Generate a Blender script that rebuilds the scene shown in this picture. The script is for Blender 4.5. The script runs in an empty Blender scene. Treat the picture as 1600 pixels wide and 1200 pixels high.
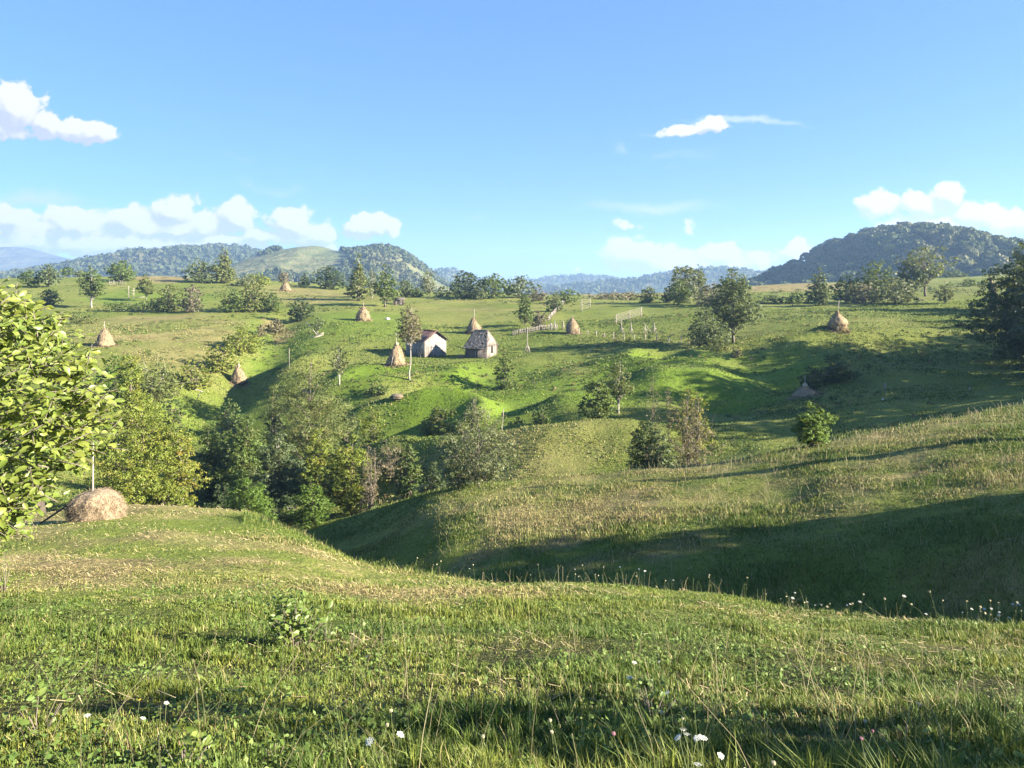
import bpy, math
import numpy as np
from mathutils import Vector

SC = bpy.context.scene
COL = SC.collection
F = 1230.0          # focal length expressed in photograph pixels (1600 wide)
VH = 445.0          # eye-level row of the photograph
ZC = 1.6            # eye height
rng = np.random.default_rng(7)

# ------------------------------------------------------------------ noise
def _hash(ix, iy, seed):
    h = (ix.astype(np.int64) * 374761393 + iy.astype(np.int64) * 668265263 + seed * 974711) & 0xffffffff
    h = ((h ^ (h >> 13)) * 1274126177) & 0xffffffff
    h = h ^ (h >> 16)
    return (h & 0xffff) / 65535.0

def vnoise(x, y, seed=0):
    x = np.asarray(x, float); y = np.asarray(y, float)
    ix = np.floor(x); iy = np.floor(y)
    fx = x - ix; fy = y - iy
    fx = fx * fx * (3 - 2 * fx); fy = fy * fy * (3 - 2 * fy)
    a = _hash(ix, iy, seed); b = _hash(ix + 1, iy, seed)
    c = _hash(ix, iy + 1, seed); d = _hash(ix + 1, iy + 1, seed)
    return (a * (1 - fx) + b * fx) * (1 - fy) + (c * (1 - fx) + d * fx) * fy - 0.5

def fbm(x, y, seed=0, octv=4, gain=0.5):
    s = 0; a = 1.0
    for k in range(octv):
        s = s + a * vnoise(x * 2 ** k + 17.3 * k, y * 2 ** k - 9.1 * k, seed + k)
        a *= gain
    return s

def sstep(a, b, x):
    t = np.clip((np.asarray(x, float) - a) / (b - a), 0, 1)
    return t * t * (3 - 2 * t)

def pchip(x, y, xq):
    x = np.asarray(x, float); y = np.asarray(y, float); xq = np.asarray(xq, float)
    h = np.diff(x); dl = np.diff(y) / h
    m = np.zeros_like(y)
    w1 = 2 * h[1:] + h[:-1]; w2 = h[1:] + 2 * h[:-1]
    ok = dl[:-1] * dl[1:] > 0
    with np.errstate(divide='ignore', invalid='ignore'):
        mm = (w1 + w2) / (w1 / dl[:-1] + w2 / dl[1:])
    m[1:-1] = np.where(ok, mm, 0)
    m[0] = dl[0]; m[-1] = dl[-1]
    i = np.clip(np.searchsorted(x, xq) - 1, 0, len(x) - 2)
    t = np.clip((xq - x[i]) / h[i], 0, 1)
    t2 = t * t; t3 = t2 * t
    return ((2 * t3 - 3 * t2 + 1) * y[i] + (t3 - 2 * t2 + t) * h[i] * m[i]
            + (-2 * t3 + 3 * t2) * y[i + 1] + (t3 - t2) * h[i] * m[i + 1])

# ------------------------------------------------------------------ terrain: a run of measured ridge and valley lines
U = [-900, -300, 0, 200, 350, 460, 560, 690, 800, 900, 1000, 1100, 1200, 1300, 1400, 1500, 1600, 1900, 2500]
def L(v, d): return (v, d)
LINES = [  # (rows, distances) for every column in U
 ([1200]*19, [3.6]*19),
 ([1040,1040,1040,1045,1050,1050,1050,1050,1050,1050,1055,1060,1065,1065,1070,1070,1075,1080,1080], [6.5]*6+[6.5]*13),
 ([840,830,816,796,802,836,889,909,915,915,925,930,945,960,970,980,985,990,990],
  [32,32,32,36,36,31,25,22,20,19,18,17,16,15,14.5,14,13.5,12,11]),
 ([870,860,850,840,845,875,930,952,960,962,972,977,990,1004,1012,1022,1030,1035,1035],
  [38,38,39,42,42,36,29.5,26,24,23,22,21,20,19,18.5,18,17.5,16,15]),
 ([850,840,840,830,835,855,890,905,910,910,918,923,938,952,962,970,975,980,980],
  [46,46,46,48,47,40,33,29,27,26,25,24,23,22,21,20.5,20,19,18]),
 ([840,830,825,822,830,845,856,842,830,835,840,846,850,850,850,848,845,840,840],
  [52,52,54,54,52,46,40,33,32,31,29,27.5,26.5,25,24,23,22,21,20]),
 ([815,805,800,805,818,823,800,767,752,742,735,727,712,693,675,652,632,600,585],
  [58,58,58,58,58,56,53,43.5,43.5,43,42,41,40.5,40,40.5,41.5,43,46,50]),
 ([800,790,785,790,795,800,808,782,768,757,750,744,728,708,692,672,652,620,605],
  [66,66,66,66,66,63,60,52,50.5,49,48,47,46,46.5,47.5,49,50.5,54,58]),
 ([725,715,700,720,740,770,782,775,750,742,734,722,706,688,665,645,622,570,550],
  [80,80,79,78,76,70,66,61,59,58.5,58,57.5,57,57,57.5,58,58.5,60,63]),
 ([660,650,640,660,690,705,705,687,672,660,655,664,660,645,630,615,600,560,540],
  [92,92,90,88,86,80,74,69,66.5,65.5,65.5,65,65,65,65,65.5,66,67,69]),
 ([645,640,630,650,685,705,713,699,684,670,664,664,656,638,622,608,595,555,535],
  [98,98,96,94,92,86,80,75,72.5,71.5,71.5,71,71,71,71,71.5,72,73,75]),
 ([595,592,590,600,628,622,606,602,606,592,586,577,576,570,565,560,555,520,505],
  [108,108,106,104,104,103,98,96,95,94,94,94,92,92,92,92,92,92,92]),
 ([548,546,545,550,560,560,555,553,551,542,535,538,528,517,515,512,510,490,480],
  [124,124,122,120,120,122,122,122,120,118,118,113,110,108,108,108,108,108,108]),
 ([510,510,510,510,510,505,500,509,509,509,507,500,494,490,488,486,485,470,465],
  [148,148,148,146,145,148,150,150,145,140,140,138,135,132,132,132,132,132,132]),
 ([480,480,480,482,480,475,470,475,477,478,477,475,473,472,468,462,455,445,440],
  [180,180,180,178,180,190,195,195,188,180,178,174,170,165,165,165,165,165,165]),
 ([448,447,446,446,446,452,455,460,461,462,463,459,453,451,450,443,440,430,425],
  [235,235,235,235,240,240,245,245,242,240,240,236,230,230,232,236,240,240,240]),
 ([437,437,436,432,436,441,450,458,460,461,460,452,445,442,440,433,428,420,415],
  [290,290,290,290,290,290,290,290,290,290,290,295,300,305,310,315,320,320,320]),
 ([455,455,455,455,455,460,470,478,480,480,480,475,465,460,458,455,450,440,435], [440]*19),
]
S_HALF = 1.35
NS, NT = 540, 1500
S_AX = np.linspace(-S_HALF, S_HALF, NS)
D0 = 20.0
T_AX = np.linspace(math.log(-15 + D0), math.log(12000 + D0), NT)
D_AX = np.exp(T_AX) - D0

def build_table():
    uq = S_AX * F + 800
    ds, zs = [], []
    ds.append(np.full(NS, -15.0)); zs.append(np.full(NS, 2.0))
    ds.append(np.full(NS, 0.0)); zs.append(np.full(NS, 0.02))
    ds.append(np.full(NS, 1.8)); zs.append(np.full(NS, -0.13))
    for vr, dr in LINES:
        v = pchip(U, vr, uq); d = pchip(U, dr, uq)
        ds.append(d); zs.append(ZC + (VH - v) / F * d)
    ds.append(np.full(NS, 750.0)); zs.append(np.full(NS, -26.0))
    ds.append(np.full(NS, 12000.0)); zs.append(np.full(NS, -60.0))
    ds = np.array(ds); zs = np.array(zs)
    T = np.zeros((NS, NT))
    for i in range(NS):
        T[i] = pchip(ds[:, i], zs[:, i], D_AX)
    k = np.array([1, 4, 6, 4, 1.0]); k /= k.sum()
    for _ in range(22):
        P = np.pad(T, ((2, 2), (0, 0)), mode='edge')
        T = sum(k[j] * P[j:j + NS] for j in range(5))
    return T
TAB = build_table()

def px2xy(u, d): return (u - 800) / F * d, d

# (u, d, radius along x, radius along y, height): small landslip mounds and hollows
MOUNDS = [(1245, 88, 7, 3.0, 1.0), (1330, 92, 6, 3, 0.6), (1040, 86, 9, 5, 1.1), (880, 83, 7, 3.5, 0.9), (800, 80, 5, 3, 0.7),
          (1180, 70, 5, 3, 0.8), (690, 88, 6, 4, 0.8), (590, 92, 5, 4, 0.9), (930, 98, 9, 4, 0.5), (1400, 80, 8, 4, 0.7),
          (760, 76, 4, 2.5, 0.6), (860, 75, 3, 2.5, -0.8), (1130, 78, 4, 4, -0.9), (700, 79, 4, 2.5, -0.9),
          (1215, 80, 5, 3, -0.6), (480, 98, 5, 6, 1.2), (462, 113, 5, 10, 2.0), (1520, 74, 6, 3, 0.5), (640, 84, 4, 2.5, -0.7)]
GULLY = [(455, 170, 0.6, 5), (430, 140, 2.0, 6), (405, 118, 2.6, 6), (350, 108, 2.8, 7), (285, 98, 2.4, 7), (255, 86, 1.6, 7), (300, 74, 1.2, 7)]

def H(x, y):
    x = np.asarray(x, float); y = np.asarray(y, float)
    s = np.clip(x / np.maximum(y, 5.0), -S_HALF + 1e-6, S_HALF - 1e-6)
    t = np.clip(np.log(np.maximum(y, -14.9) + D0), T_AX[0], T_AX[-1] - 1e-6)
    fi = (s + S_HALF) / (2 * S_HALF) * (NS - 1); fj = (t - T_AX[0]) / (T_AX[-1] - T_AX[0]) * (NT - 1)
    i = np.clip(fi.astype(int), 0, NS - 2); j = np.clip(fj.astype(int), 0, NT - 2)
    a = fi - i; b = fj - j
    z = (TAB[i, j] * (1 - a) + TAB[i + 1, j] * a) * (1 - b) + (TAB[i, j + 1] * (1 - a) + TAB[i + 1, j + 1] * a) * b
    for (u, d, rx, ry, h) in MOUNDS:
        cx, cy = px2xy(u, d)
        q = ((x - cx) / rx) ** 2 + ((y - cy) / ry) ** 2
        z = z + h * np.exp(-q * 1.4)
    carve = np.zeros_like(z)
    for k in range(len(GULLY) - 1):
        (ax, ay), (bx, by) = px2xy(*GULLY[k][:2]), px2xy(*GULLY[k + 1][:2])
        dx, dy = bx - ax, by - ay
        tt = np.clip(((x - ax) * dx + (y - ay) * dy) / (dx * dx + dy * dy), 0, 1)
        r = np.hypot(x - ax - tt * dx, y - ay - tt * dy)
        dep = GULLY[k][2] * (1 - tt) + GULLY[k + 1][2] * tt; w = GULLY[k][3]
        carve = np.maximum(carve, dep * np.exp(-(r / w) ** 2 * 1.5))
    z = z - carve
    far = sstep(30, 80, y) * (1 - sstep(330, 600, y))
    z = z + far * (0.55 * fbm(x / 16, y / 11, 3, 3) + 0.16 * fbm(x / 3.5, y / 3.0, 5, 3))
    slip = sstep(66, 76, y) * (1 - sstep(104, 118, y)) * sstep(-.30, -.18, s) * (1 - sstep(.42, .55, s))
    rn = vnoise(x / 9.5 + .35 * vnoise(x / 5, y / 5, 15), y / 8.5, 13); rn2 = vnoise(x / 5.2, y / 6.0, 14)
    z = z + slip * (2.5 * (.5 - np.sqrt(rn * rn + .003) * 2) + 1.5 * rn2 * np.abs(rn2) * 2)
    z = z + (1 - sstep(60, 130, y)) * (0.16 * fbm(x / 2.3, y / 2.0, 9, 4) * sstep(1, 8, y) + 0.02 * fbm(x / .35, y / .35, 11, 2))
    return z

def Hs(x, y): return float(H(np.array([x]), np.array([y]))[0])

_DR = np.exp(np.linspace(math.log(2.2), math.log(1200), 5000))
def hit(u, v, dmin=2.2):
    """first ground point under the sight line of photograph pixel (u, v)"""
    s = (u - 800) / F
    zr = ZC + (VH - v) / F * _DR
    zt = H(s * _DR, _DR)
    ok = (zt >= zr) & (_DR >= dmin)
    k = int(np.argmax(ok)) if ok.any() else len(_DR) - 1
    d = _DR[k]
    return s * d, d, Hs(s * d, d)

# ------------------------------------------------------------------ object helpers
def mesh_data(name, verts, faces, mat=None, attrs=None, smooth=False):
    verts = np.asarray(verts, np.float32)
    me = bpy.data.meshes.new(name)
    me.vertices.add(len(verts)); me.vertices.foreach_set('co', verts.ravel())
    if not isinstance(faces, (list, tuple)): faces = [faces]
    faces = [np.asarray(f, np.int32) for f in faces if len(f)]
    nl = sum(f.size for f in faces); nf = sum(len(f) for f in faces)
    me.loops.add(nl); me.loops.foreach_set('vertex_index', np.concatenate([f.ravel() for f in faces]))
    me.polygons.add(nf)
    tot = np.concatenate([np.full(len(f), f.shape[1], np.int32) for f in faces])
    me.polygons.foreach_set('loop_start', np.concatenate([[0], np.cumsum(tot)[:-1]]).astype(np.int32))
    me.polygons.foreach_set('loop_total', tot)
    if smooth: me.polygons.foreach_set('use_smooth', np.ones(nf, bool))
    for k, a in (attrs or {}).items():
        a = np.asarray(a, np.float32)
        if a.ndim == 1:
            at = me.attributes.new(k, 'FLOAT', 'POINT'); at.data.foreach_set('value', a)
        else:
            at = me.attributes.new(k, 'FLOAT_COLOR', 'POINT')
            if a.shape[1] == 3: a = np.concatenate([a, np.ones((len(a), 1), np.float32)], 1)
            at.data.foreach_set('color', a.ravel())
    me.update(calc_edges=True)
    if mat: me.materials.append(mat)
    return me

def link(name, me, parent=None, loc=(0, 0, 0), rz=0.0):
    o = bpy.data.objects.new(name, me); COL.objects.link(o)
    o.location = loc; o.rotation_euler = (0, 0, rz)
    if parent: o.parent = parent
    return o

def tag(o, label=None, cat=None, group=None, kind=None):
    if label: o['label'] = label
    if cat: o['category'] = cat
    if group: o['group'] = group
    if kind: o['kind'] = kind
    return o

def thing(name, loc, label, cat, group=None, rz=0.0):
    return tag(link(name, None, None, loc, rz), label, cat, group)

class MB:
    """collects pieces into one mesh"""
    def __init__(s): s.v = []; s.f4 = []; s.f3 = []; s.n = 0
    def add(s, v, f4=None, f3=None):
        v = np.asarray(v, float)
        if f4 is not None and len(f4): s.f4.append(np.asarray(f4, int) + s.n)
        if f3 is not None and len(f3): s.f3.append(np.asarray(f3, int) + s.n)
        s.v.append(v); s.n += len(v)
    def box(s, lo, hi, M=None):
        x0, y0, z0 = lo; x1, y1, z1 = hi
        v = np.array([(x0,y0,z0),(x1,y0,z0),(x1,y1,z0),(x0,y1,z0),(x0,y0,z1),(x1,y0,z1),(x1,y1,z1),(x0,y1,z1)], float)
        if M is not None: v = M(v)
        s.add(v, [(0,3,2,1),(4,5,6,7),(0,1,5,4),(1,2,6,5),(2,3,7,6),(3,0,4,7)])
    def tube(s, pts, rad, n=6, cap=True):
        pts = np.asarray(pts, float); k = len(pts)
        rad = np.full(k, rad, float) if np.isscalar(rad) else np.asarray(rad, float)
        tg = np.gradient(pts, axis=0); tg /= np.linalg.norm(tg, axis=1)[:, None] + 1e-9
        ref = np.array([0.31, 0.95, 0.1]) if abs(tg[0][2]) > 0.5 else np.array([0.05, 0.1, 1.0])
        a = np.cross(tg, ref); a /= np.linalg.norm(a, axis=1)[:, None] + 1e-9
        b = np.cross(tg, a)
        ang = np.arange(n) * 2 * math.pi / n
        v = pts[:, None] + rad[:, None, None] * (np.cos(ang)[None, :, None] * a[:, None] + np.sin(ang)[None, :, None] * b[:, None])
        v = v.reshape(-1, 3)
        f = [(i*n+j, i*n+(j+1) % n, (i+1)*n+(j+1) % n, (i+1)*n+j) for i in range(k-1) for j in range(n)]
        f3 = []
        if cap:
            v = np.vstack([v, pts[0], pts[-1]])
            f3 = [(k*n, (j+1) % n, j) for j in range(n)] + [(k*n+1, (k-1)*n+j, (k-1)*n+(j+1) % n) for j in range(n)]
        s.add(v, f, f3)
    def bar(s, p, q, r, n=6): s.tube([p, q], r, n)
    def data(s, name, mat, smooth=False, attrs=None):
        fs = []
        if s.f4: fs.append(np.concatenate(s.f4))
        if s.f3: fs.append(np.concatenate(s.f3))
        return mesh_data(name, np.concatenate(s.v), fs, mat, attrs, smooth)
    def build(s, name, mat, parent=None, smooth=False, attrs=None):
        return link(name, s.data(name, mat, smooth, attrs), parent)

# ------------------------------------------------------------------ material helpers
class NT_:
    def __init__(s, tree): s.t = tree; s.N = tree.nodes; s.L = tree.links
    def new(s, kind, **kw):
        n = s.N.new(kind)
        for k, v in kw.items(): setattr(n, k, v)
        return n
    def put(s, sock, val):
        if hasattr(val, 'is_output'): s.L.new(val, sock)
        else: sock.default_value = val
    def math(s, op, a, b=0.0, c=0.0, clamp=False):
        n = s.new('ShaderNodeMath', operation=op, use_clamp=clamp)
        for i, v in enumerate((a, b, c)): s.put(n.inputs[i], v)
        return n.outputs[0]
    def mix(s, fac, a, b, blend='MIX'):
        n = s.new('ShaderNodeMix', data_type='RGBA', blend_type=blend)
        s.put(n.inputs[0], fac); s.put(n.inputs[6], col(a)); s.put(n.inputs[7], col(b))
        return n.outputs[2]
    def noise(s, vec, scale, detail=3.0, rough=0.55, dist=0.0):
        n = s.new('ShaderNodeTexNoise')
        s.L.new(vec, n.inputs['Vector']); n.inputs['Scale'].default_value = scale
        n.inputs['Detail'].default_value = detail; n.inputs['Roughness'].default_value = rough
        n.inputs['Distortion'].default_value = dist
        return n.outputs['Fac']
    def ramp(s, fac, lo, hi, a=0.0, b=1.0):
        n = s.new('ShaderNodeMapRange', clamp=True, interpolation_type='SMOOTHSTEP')
        s.put(n.inputs[0], fac)
        for i, v in enumerate((lo, hi, a, b)): s.put(n.inputs[i + 1], v)
        return n.outputs[0]
    def scalev(s, vec, sc):
        n = s.new('ShaderNodeMapping'); s.L.new(vec, n.inputs[0]); n.inputs['Scale'].default_value = sc
        return n.outputs[0]
def col(c):
    if hasattr(c, 'is_output') or not isinstance(c, (tuple, list)): return c
    return tuple(c) + (1.0,) if len(c) == 3 else tuple(c)

def new_mat(name):
    m = bpy.data.materials.new(name); m.use_nodes = True
    m.node_tree.nodes.clear()
    g = NT_(m.node_tree)
    out = g.new('ShaderNodeOutputMaterial')
    return m, g, out

def principled(g, out, color, rough=0.8, bump=None, bstr=0.3, bdist=0.05, spec=0.3):
    b = g.new('ShaderNodeBsdfPrincipled')
    g.put(b.inputs['Base Color'], col(color)); g.put(b.inputs['Roughness'], rough)
    b.inputs['Specular IOR Level'].default_value = spec
    if bump is not None:
        n = g.new('ShaderNodeBump'); n.inputs['Strength'].default_value = bstr; n.inputs['Distance'].default_value = bdist
        g.put(n.inputs['Height'], bump); g.L.new(n.outputs[0], b.inputs['Normal'])
    if out is not None: g.L.new(b.outputs[0], out.inputs[0])
    return b
def obj_co(g): return g.new('ShaderNodeTexCoord').outputs['Object']

def leaf_mat(name, c1, c2, c3=None, trans=0.26, rough=0.55, spec=0.25, nsc=0.9):
    """foliage: colour varies from leaf to leaf and from clump to clump, part of the light passes through"""
    m, g, out = new_mat(name)
    geo = g.new('ShaderNodeNewGeometry')
    r = geo.outputs['Random Per Island']
    c = g.mix(r, c1, c2)
    co = obj_co(g)
    if c3:
        c = g.mix(g.ramp(g.noise(co, nsc, 3), 0.48, 0.66), c, c3)
    b = principled(g, None, c, rough, spec=spec)
    t = g.new('ShaderNodeBsdfTranslucent')
    tc = g.mix(0.5, c, (0.32, 0.36, 0.03), 'MIX')
    g.put(t.inputs[0], tc)
    mx = g.new('ShaderNodeMixShader'); mx.inputs[0].default_value = trans
    g.L.new(b.outputs[0], mx.inputs[1]); g.L.new(t.outputs[0], mx.inputs[2]); g.L.new(mx.outputs[0], out.inputs[0])
    return m

def wood_mat(name, c1, c2, along='Z', scale=14):
    m, g, out = new_mat(name)
    co = obj_co(g)
    sc = {'Z': (scale, scale, .8), 'X': (.8, scale, scale), 'Y': (scale, .8, scale)}[along]
    n1 = g.noise(g.scalev(co, sc), 1.0, 5, .65)
    n2 = g.noise(co, 1.7, 3)
    c = g.mix(g.ramp(n1, .3, .7), c1, c2)
    c = g.mix(g.ramp(n2, .45, .75, 0, .55), c, tuple(0.45 * q for q in c1))
    principled(g, out, c, .9, n1, .5, .02)
    return m
# ------------------------------------------------------------------ ground colour map (what grows where)
def blob(u, d, uc, dc, ru, rd, soft=0.35):
    q = np.sqrt(((u - uc) / ru) ** 2 + ((d - dc) / rd) ** 2)
    return 1 - sstep(1 - soft, 1 + soft, q)
DRYP = [(780, 62, 225, 6.5, .42), (1235, 262, 110, 50, 1.0), (1000, 262, 170, 24, .75), (250, 272, 48, 28, 1.0), (470, 225, 90, 38, .55),
        (255, 136, 150, 28, .58), (740, 188, 150, 30, .34), (300, 22, 420, 12, .50), (640, 16, 300, 5, .42), (1200, 38, 480, 6, .52), (900, 37, 220, 7, .54), (1150, 30, 420, 4, .42), (1400, 12, 300, 3.5, .32),
        (435, 150, 26, 12, .9), (640, 96, 60, 6, .35), (905, 97, 50, 5, .25), (1500, 200, 200, 25, .25), (655, 168, 100, 20, .25), (440, 200, 60, 14, .35),
        (560, 205, 60, 14, .4), (1250, 110, 180, 25, .2), (840, 200, 120, 25, .2)]
LUSH = [(880, 92, 330, 14, 1.0), (640, 102, 150, 9, .9), (420, 135, 90, 20, .7), (560, 150, 90, 20, .6), (1150, 88, 140, 14, .8), (330, 100, 90, 9, .6), (230, 200, 100, 20, .7), (700, 6, 900, 4, .55)]
def maps(x, y):
    ye = np.maximum(y, 3.0); u = 800 + F * x / ye
    n = fbm(x / 9, y / 7, 31, 4)
    w = 1 + 0.35 * fbm(x / 14, y / 9, 33, 3)
    dry = np.zeros_like(u); lush = np.zeros_like(u)
    for (uc, dc, ru, rd, k) in DRYP: dry = np.maximum(dry, k * blob(u * w ** .2, y * w ** .12, uc, dc, ru, rd))
    for (uc, dc, ru, rd, k) in LUSH: lush = np.maximum(lush, k * blob(u, y, uc, dc, ru, rd))
    near = 1 - sstep(25, 60, y)
    n2 = fbm(x / 1.7, y / 1.3, 35, 3)
    dry = dry + n * .40 + near * (n2 * .7 + fbm(x / 4.5, y / 3.2, 37, 3) * .6 + .06)
    return np.clip(dry, 0, 1), np.clip(lush + n * .3, 0, 1)

# ------------------------------------------------------------------ ground sheet
def build_ground():
    rows = np.concatenate([np.exp(np.linspace(math.log(2.0), math.log(714.0), 900)) - 14.0, np.exp(np.linspace(math.log(720), math.log(12000), 40))])
    cols = np.linspace(-1.28, 1.28, 480)
    Y, S = np.meshgrid(rows, cols, indexing='ij')
    X = S * (Y + 16.0)
    Z = H(X.ravel(), Y.ravel())
    v = np.stack([X.ravel(), Y.ravel(), Z], 1)
    nr, nc = Y.shape
    i = (np.arange(nr - 1)[:, None] * nc + np.arange(nc - 1)[None]).ravel()
    f = np.stack([i, i + 1, i + nc + 1, i + nc], 1)
    dry, lush = maps(X.ravel(), Y.ravel())
    m, g, out = new_mat('meadow')
    P = g.new('ShaderNodeNewGeometry').outputs['Position']
    ad = g.new('ShaderNodeAttribute', attribute_name='dry').outputs['Fac']
    al = g.new('ShaderNodeAttribute', attribute_name='lush').outputs['Fac']
    big = g.noise(P, .045, 4); mid = g.noise(P, .32, 5, .6); fine = g.noise(P, 2.6, 5, .7); vfine = g.noise(P, 11, 3, .7)
    mow = g.noise(g.scalev(P, (.05, .7, .7)), 1.0, 4, .6)
    c = g.mix(g.ramp(big, .35, .65), (.120, .152, .025), (.180, .190, .045))
    c = g.mix(al, c, (.118, .185, .017))
    c = g.mix(g.ramp(mow, .5, .72, 0, .45), c, (.20, .19, .06))
    c = g.mix(g.ramp(mid, .52, .72, 0, .5), c, (.060, .092, .020))
    dd = g.math('ADD', ad, g.math('MULTIPLY', g.math('SUBTRACT', fine, .5), .9))
    dd = g.ramp(dd, .15, .95)
    tan = g.mix(g.ramp(vfine, .35, .65), (.225, .185, .075), (.30, .245, .105))
    tan = g.mix(g.ramp(mid, .4, .65), tan, (.15, .115, .05))
    c = g.mix(dd, c, tan)
    c = g.mix(g.ramp(fine, .50, .72, 0, .62), c, (.045, .065, .014))
    c = g.mix(g.ramp(vfine, .52, .75, 0, .45), c, (.17, .175, .06))
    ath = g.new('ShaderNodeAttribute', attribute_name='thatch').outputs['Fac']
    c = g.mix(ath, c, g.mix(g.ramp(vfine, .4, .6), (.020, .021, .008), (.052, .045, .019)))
    h = g.math('ADD', g.math('MULTIPLY', fine, .6), g.math('MULTIPLY', vfine, .3))
    principled(g, out, c, .95, h, .9, .30, .1)
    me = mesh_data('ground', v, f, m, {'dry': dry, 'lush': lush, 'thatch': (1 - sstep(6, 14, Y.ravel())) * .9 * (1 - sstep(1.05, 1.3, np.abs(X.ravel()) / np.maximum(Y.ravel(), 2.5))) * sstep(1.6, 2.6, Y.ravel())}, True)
    tag(link('ground', me), kind='structure')
build_ground()

# ------------------------------------------------------------------ hills
def hill_mat(name, cols_, sc, bump=.5):
    m, g, out = new_mat(name)
    P = g.new('ShaderNodeNewGeometry').outputs['Position']
    n = g.noise(P, sc, 5, .6); n2 = g.noise(P, sc * 9, 4, .65)
    c = g.mix(g.ramp(n, .38, .62), cols_[0], cols_[1])
    c = g.mix(g.ramp(n2, .45, .65), c, cols_[2])
    principled(g, out, c, .95, n2, bump, 1.5 / sc / 9 * .5, .1)
    return m

HILLS = {}
def make_hill(name, d, w, crest, mat, zb=-40, amp=3.0, nx=300, ny=110, rough=60.0, front=1.0):
    cu = [c[0] for c in crest]; cv = [c[1] for c in crest]
    def hz(x, y):
        s = x / d; u = 800 + F * s
        zc = ZC + (VH - pchip(cu, cv, u)) / F * d
        fade = sstep(cu[0], cu[0] + 0.04 * (cu[-1] - cu[0]), u) * (1 - sstep(cu[-1] - .04 * (cu[-1] - cu[0]), cu[-1], u))
        q = (y - d) / w
        q = np.where(q < 0, -q / front, q)
        prof = np.cos(np.clip(q, 0, 1) * math.pi / 2) ** 1.25
        z = zb + (zc - zb) * prof
        z = z + amp * fbm(x / rough, y / rough, 41, 4) * prof
        return zb + (z - zb) * fade
    xs = np.linspace((cu[0] - 800) / F * d, (cu[-1] - 800) / F * d, nx)
    ys = d + np.linspace(-w * front, w, ny)
    X, Y = np.meshgrid(xs, ys)
    Z = hz(X.ravel(), Y.ravel())
    v = np.stack([X.ravel(), Y.ravel(), Z], 1)
    i = (np.arange(ny - 1)[:, None] * nx + np.arange(nx - 1)[None]).ravel()
    f = np.stack([i, i + 1, i + nx + 1, i + nx], 1)
    o = link(name, mesh_data(name, v, f, mat, None, True)); tag(o, kind='structure')
    HILLS[o.name] = (hz, xs[0], xs[-1], d - w * front, d + w, d)
    return o

m_forest_floor = hill_mat('hill_forest_floor', [(.03, .045, .018), (.045, .06, .022), (.022, .034, .014)], .02)
m_pasture = hill_mat('hill_pasture', [(.10, .118, .046), (.145, .138, .064), (.075, .096, .034)], .006)
m_far = hill_mat('far_hill', [(.05, .07, .03), (.19, .17, .08), (.045, .06, .028)], .0035)
m_mtn = hill_mat('mountain', [(.06, .07, .05), (.10, .10, .07), (.05, .055, .04)], .0012)
make_hill('hill', 760, 330, [(1120, 462), (1180, 452), (1220, 440), (1250, 424), (1290, 407), (1330, 385), (1370, 368), (1400, 360), (1440, 366), (1480, 381),
          (1520, 393), (1560, 401), (1600, 408), (1700, 418), (1900, 432), (2150, 458)], m_forest_floor, -30, 5, rough=70)
make_hill('hill', 1300, 480, [(300, 455), (380, 425), (400, 412), (430, 400), (470, 391), (500, 388), (530, 395), (560, 396), (590, 392), (610, 391), (630, 398),
          (650, 412), (670, 428), (690, 443), (740, 462)], m_pasture, -30, 7, rough=110)
make_hill('hill', 1950, 750, [(-300, 470), (-100, 452), (60, 440), (120, 424), (180, 411), (230, 401), (280, 393), (330, 388), (365, 387), (400, 396), (430, 400), (480, 412), (560, 455)],
          m_forest_floor, -40, 8, rough=170)
make_hill('mountain', 3800, 800, [(-700, 440), (-300, 402), (-100, 402), (0, 388), (30, 386), (60, 394), (110, 406), (130, 409), (150, 404), (165, 402), (190, 409), (300, 420), (420, 440)],
          m_mtn, -60, 12, rough=400)
make_hill('hill', 2900, 900, [(560, 452), (640, 434), (680, 427), (705, 424), (725, 430), (760, 440), (800, 442), (860, 456)], m_far, -60, 9, rough=240)
make_hill('hill', 3300, 900, [(700, 454), (780, 443), (830, 439), (880, 436), (930, 434), (950, 436), (975, 441), (1010, 444), (1060, 456)], m_far, -60, 8, rough=240)
make_hill('hill', 2300, 800, [(820, 460), (900, 446), (960, 442), (1000, 437), (1040, 431), (1080, 426), (1120, 424), (1160, 427), (1200, 430), (1260, 433), (1400, 440), (1500, 455)], m_far, -60, 9, rough=200)

# woods on the hills: every crown is a puff of leaf faces, but only the mass can be read from here
def crown_puffs(P, R, per, leaf, r_):
    n = len(P)
    dirs = r_.normal(size=(n, per, 3)); dirs /= np.linalg.norm(dirs, axis=2)[..., None]
    dirs[..., 2] = np.abs(dirs[..., 2]) * 1.0 - .25
    lump = 0.72 + .28 * r_.random((n, per, 1))
    c = P[:, None] + dirs * R[:, None, None] * lump * np.array([1, 1, 1.05])
    nrm = dirs + r_.normal(size=dirs.shape) * .45
    return leaf_quads(c.reshape(-1, 3), nrm.reshape(-1, 3), np.repeat(R * leaf, per) * r_.uniform(.7, 1.3, n * per), r_, 0.95)

def leaf_quads(c, nrm, size, r_, asp=0.62):
    """one bent four-cornered leaf face per point"""
    n = len(c)
    nrm = nrm / (np.linalg.norm(nrm, axis=1)[:, None] + 1e-9)
    a = r_.normal(size=(n, 3)); a -= (a * nrm).sum(1)[:, None] * nrm; a /= np.linalg.norm(a, axis=1)[:, None] + 1e-9
    b = np.cross(nrm, a)
    s = size[:, None]
    v = np.stack([c - a * s * .5, c + b * s * .5 * asp + a * s * .05 - nrm * s * .06, c + a * s * .5, c - b * s * .5 * asp + a * s * .05 - nrm * s * .06], 1).reshape(-1, 3)
    f = np.arange(n * 4).reshape(n, 4)
    return v, f

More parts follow.
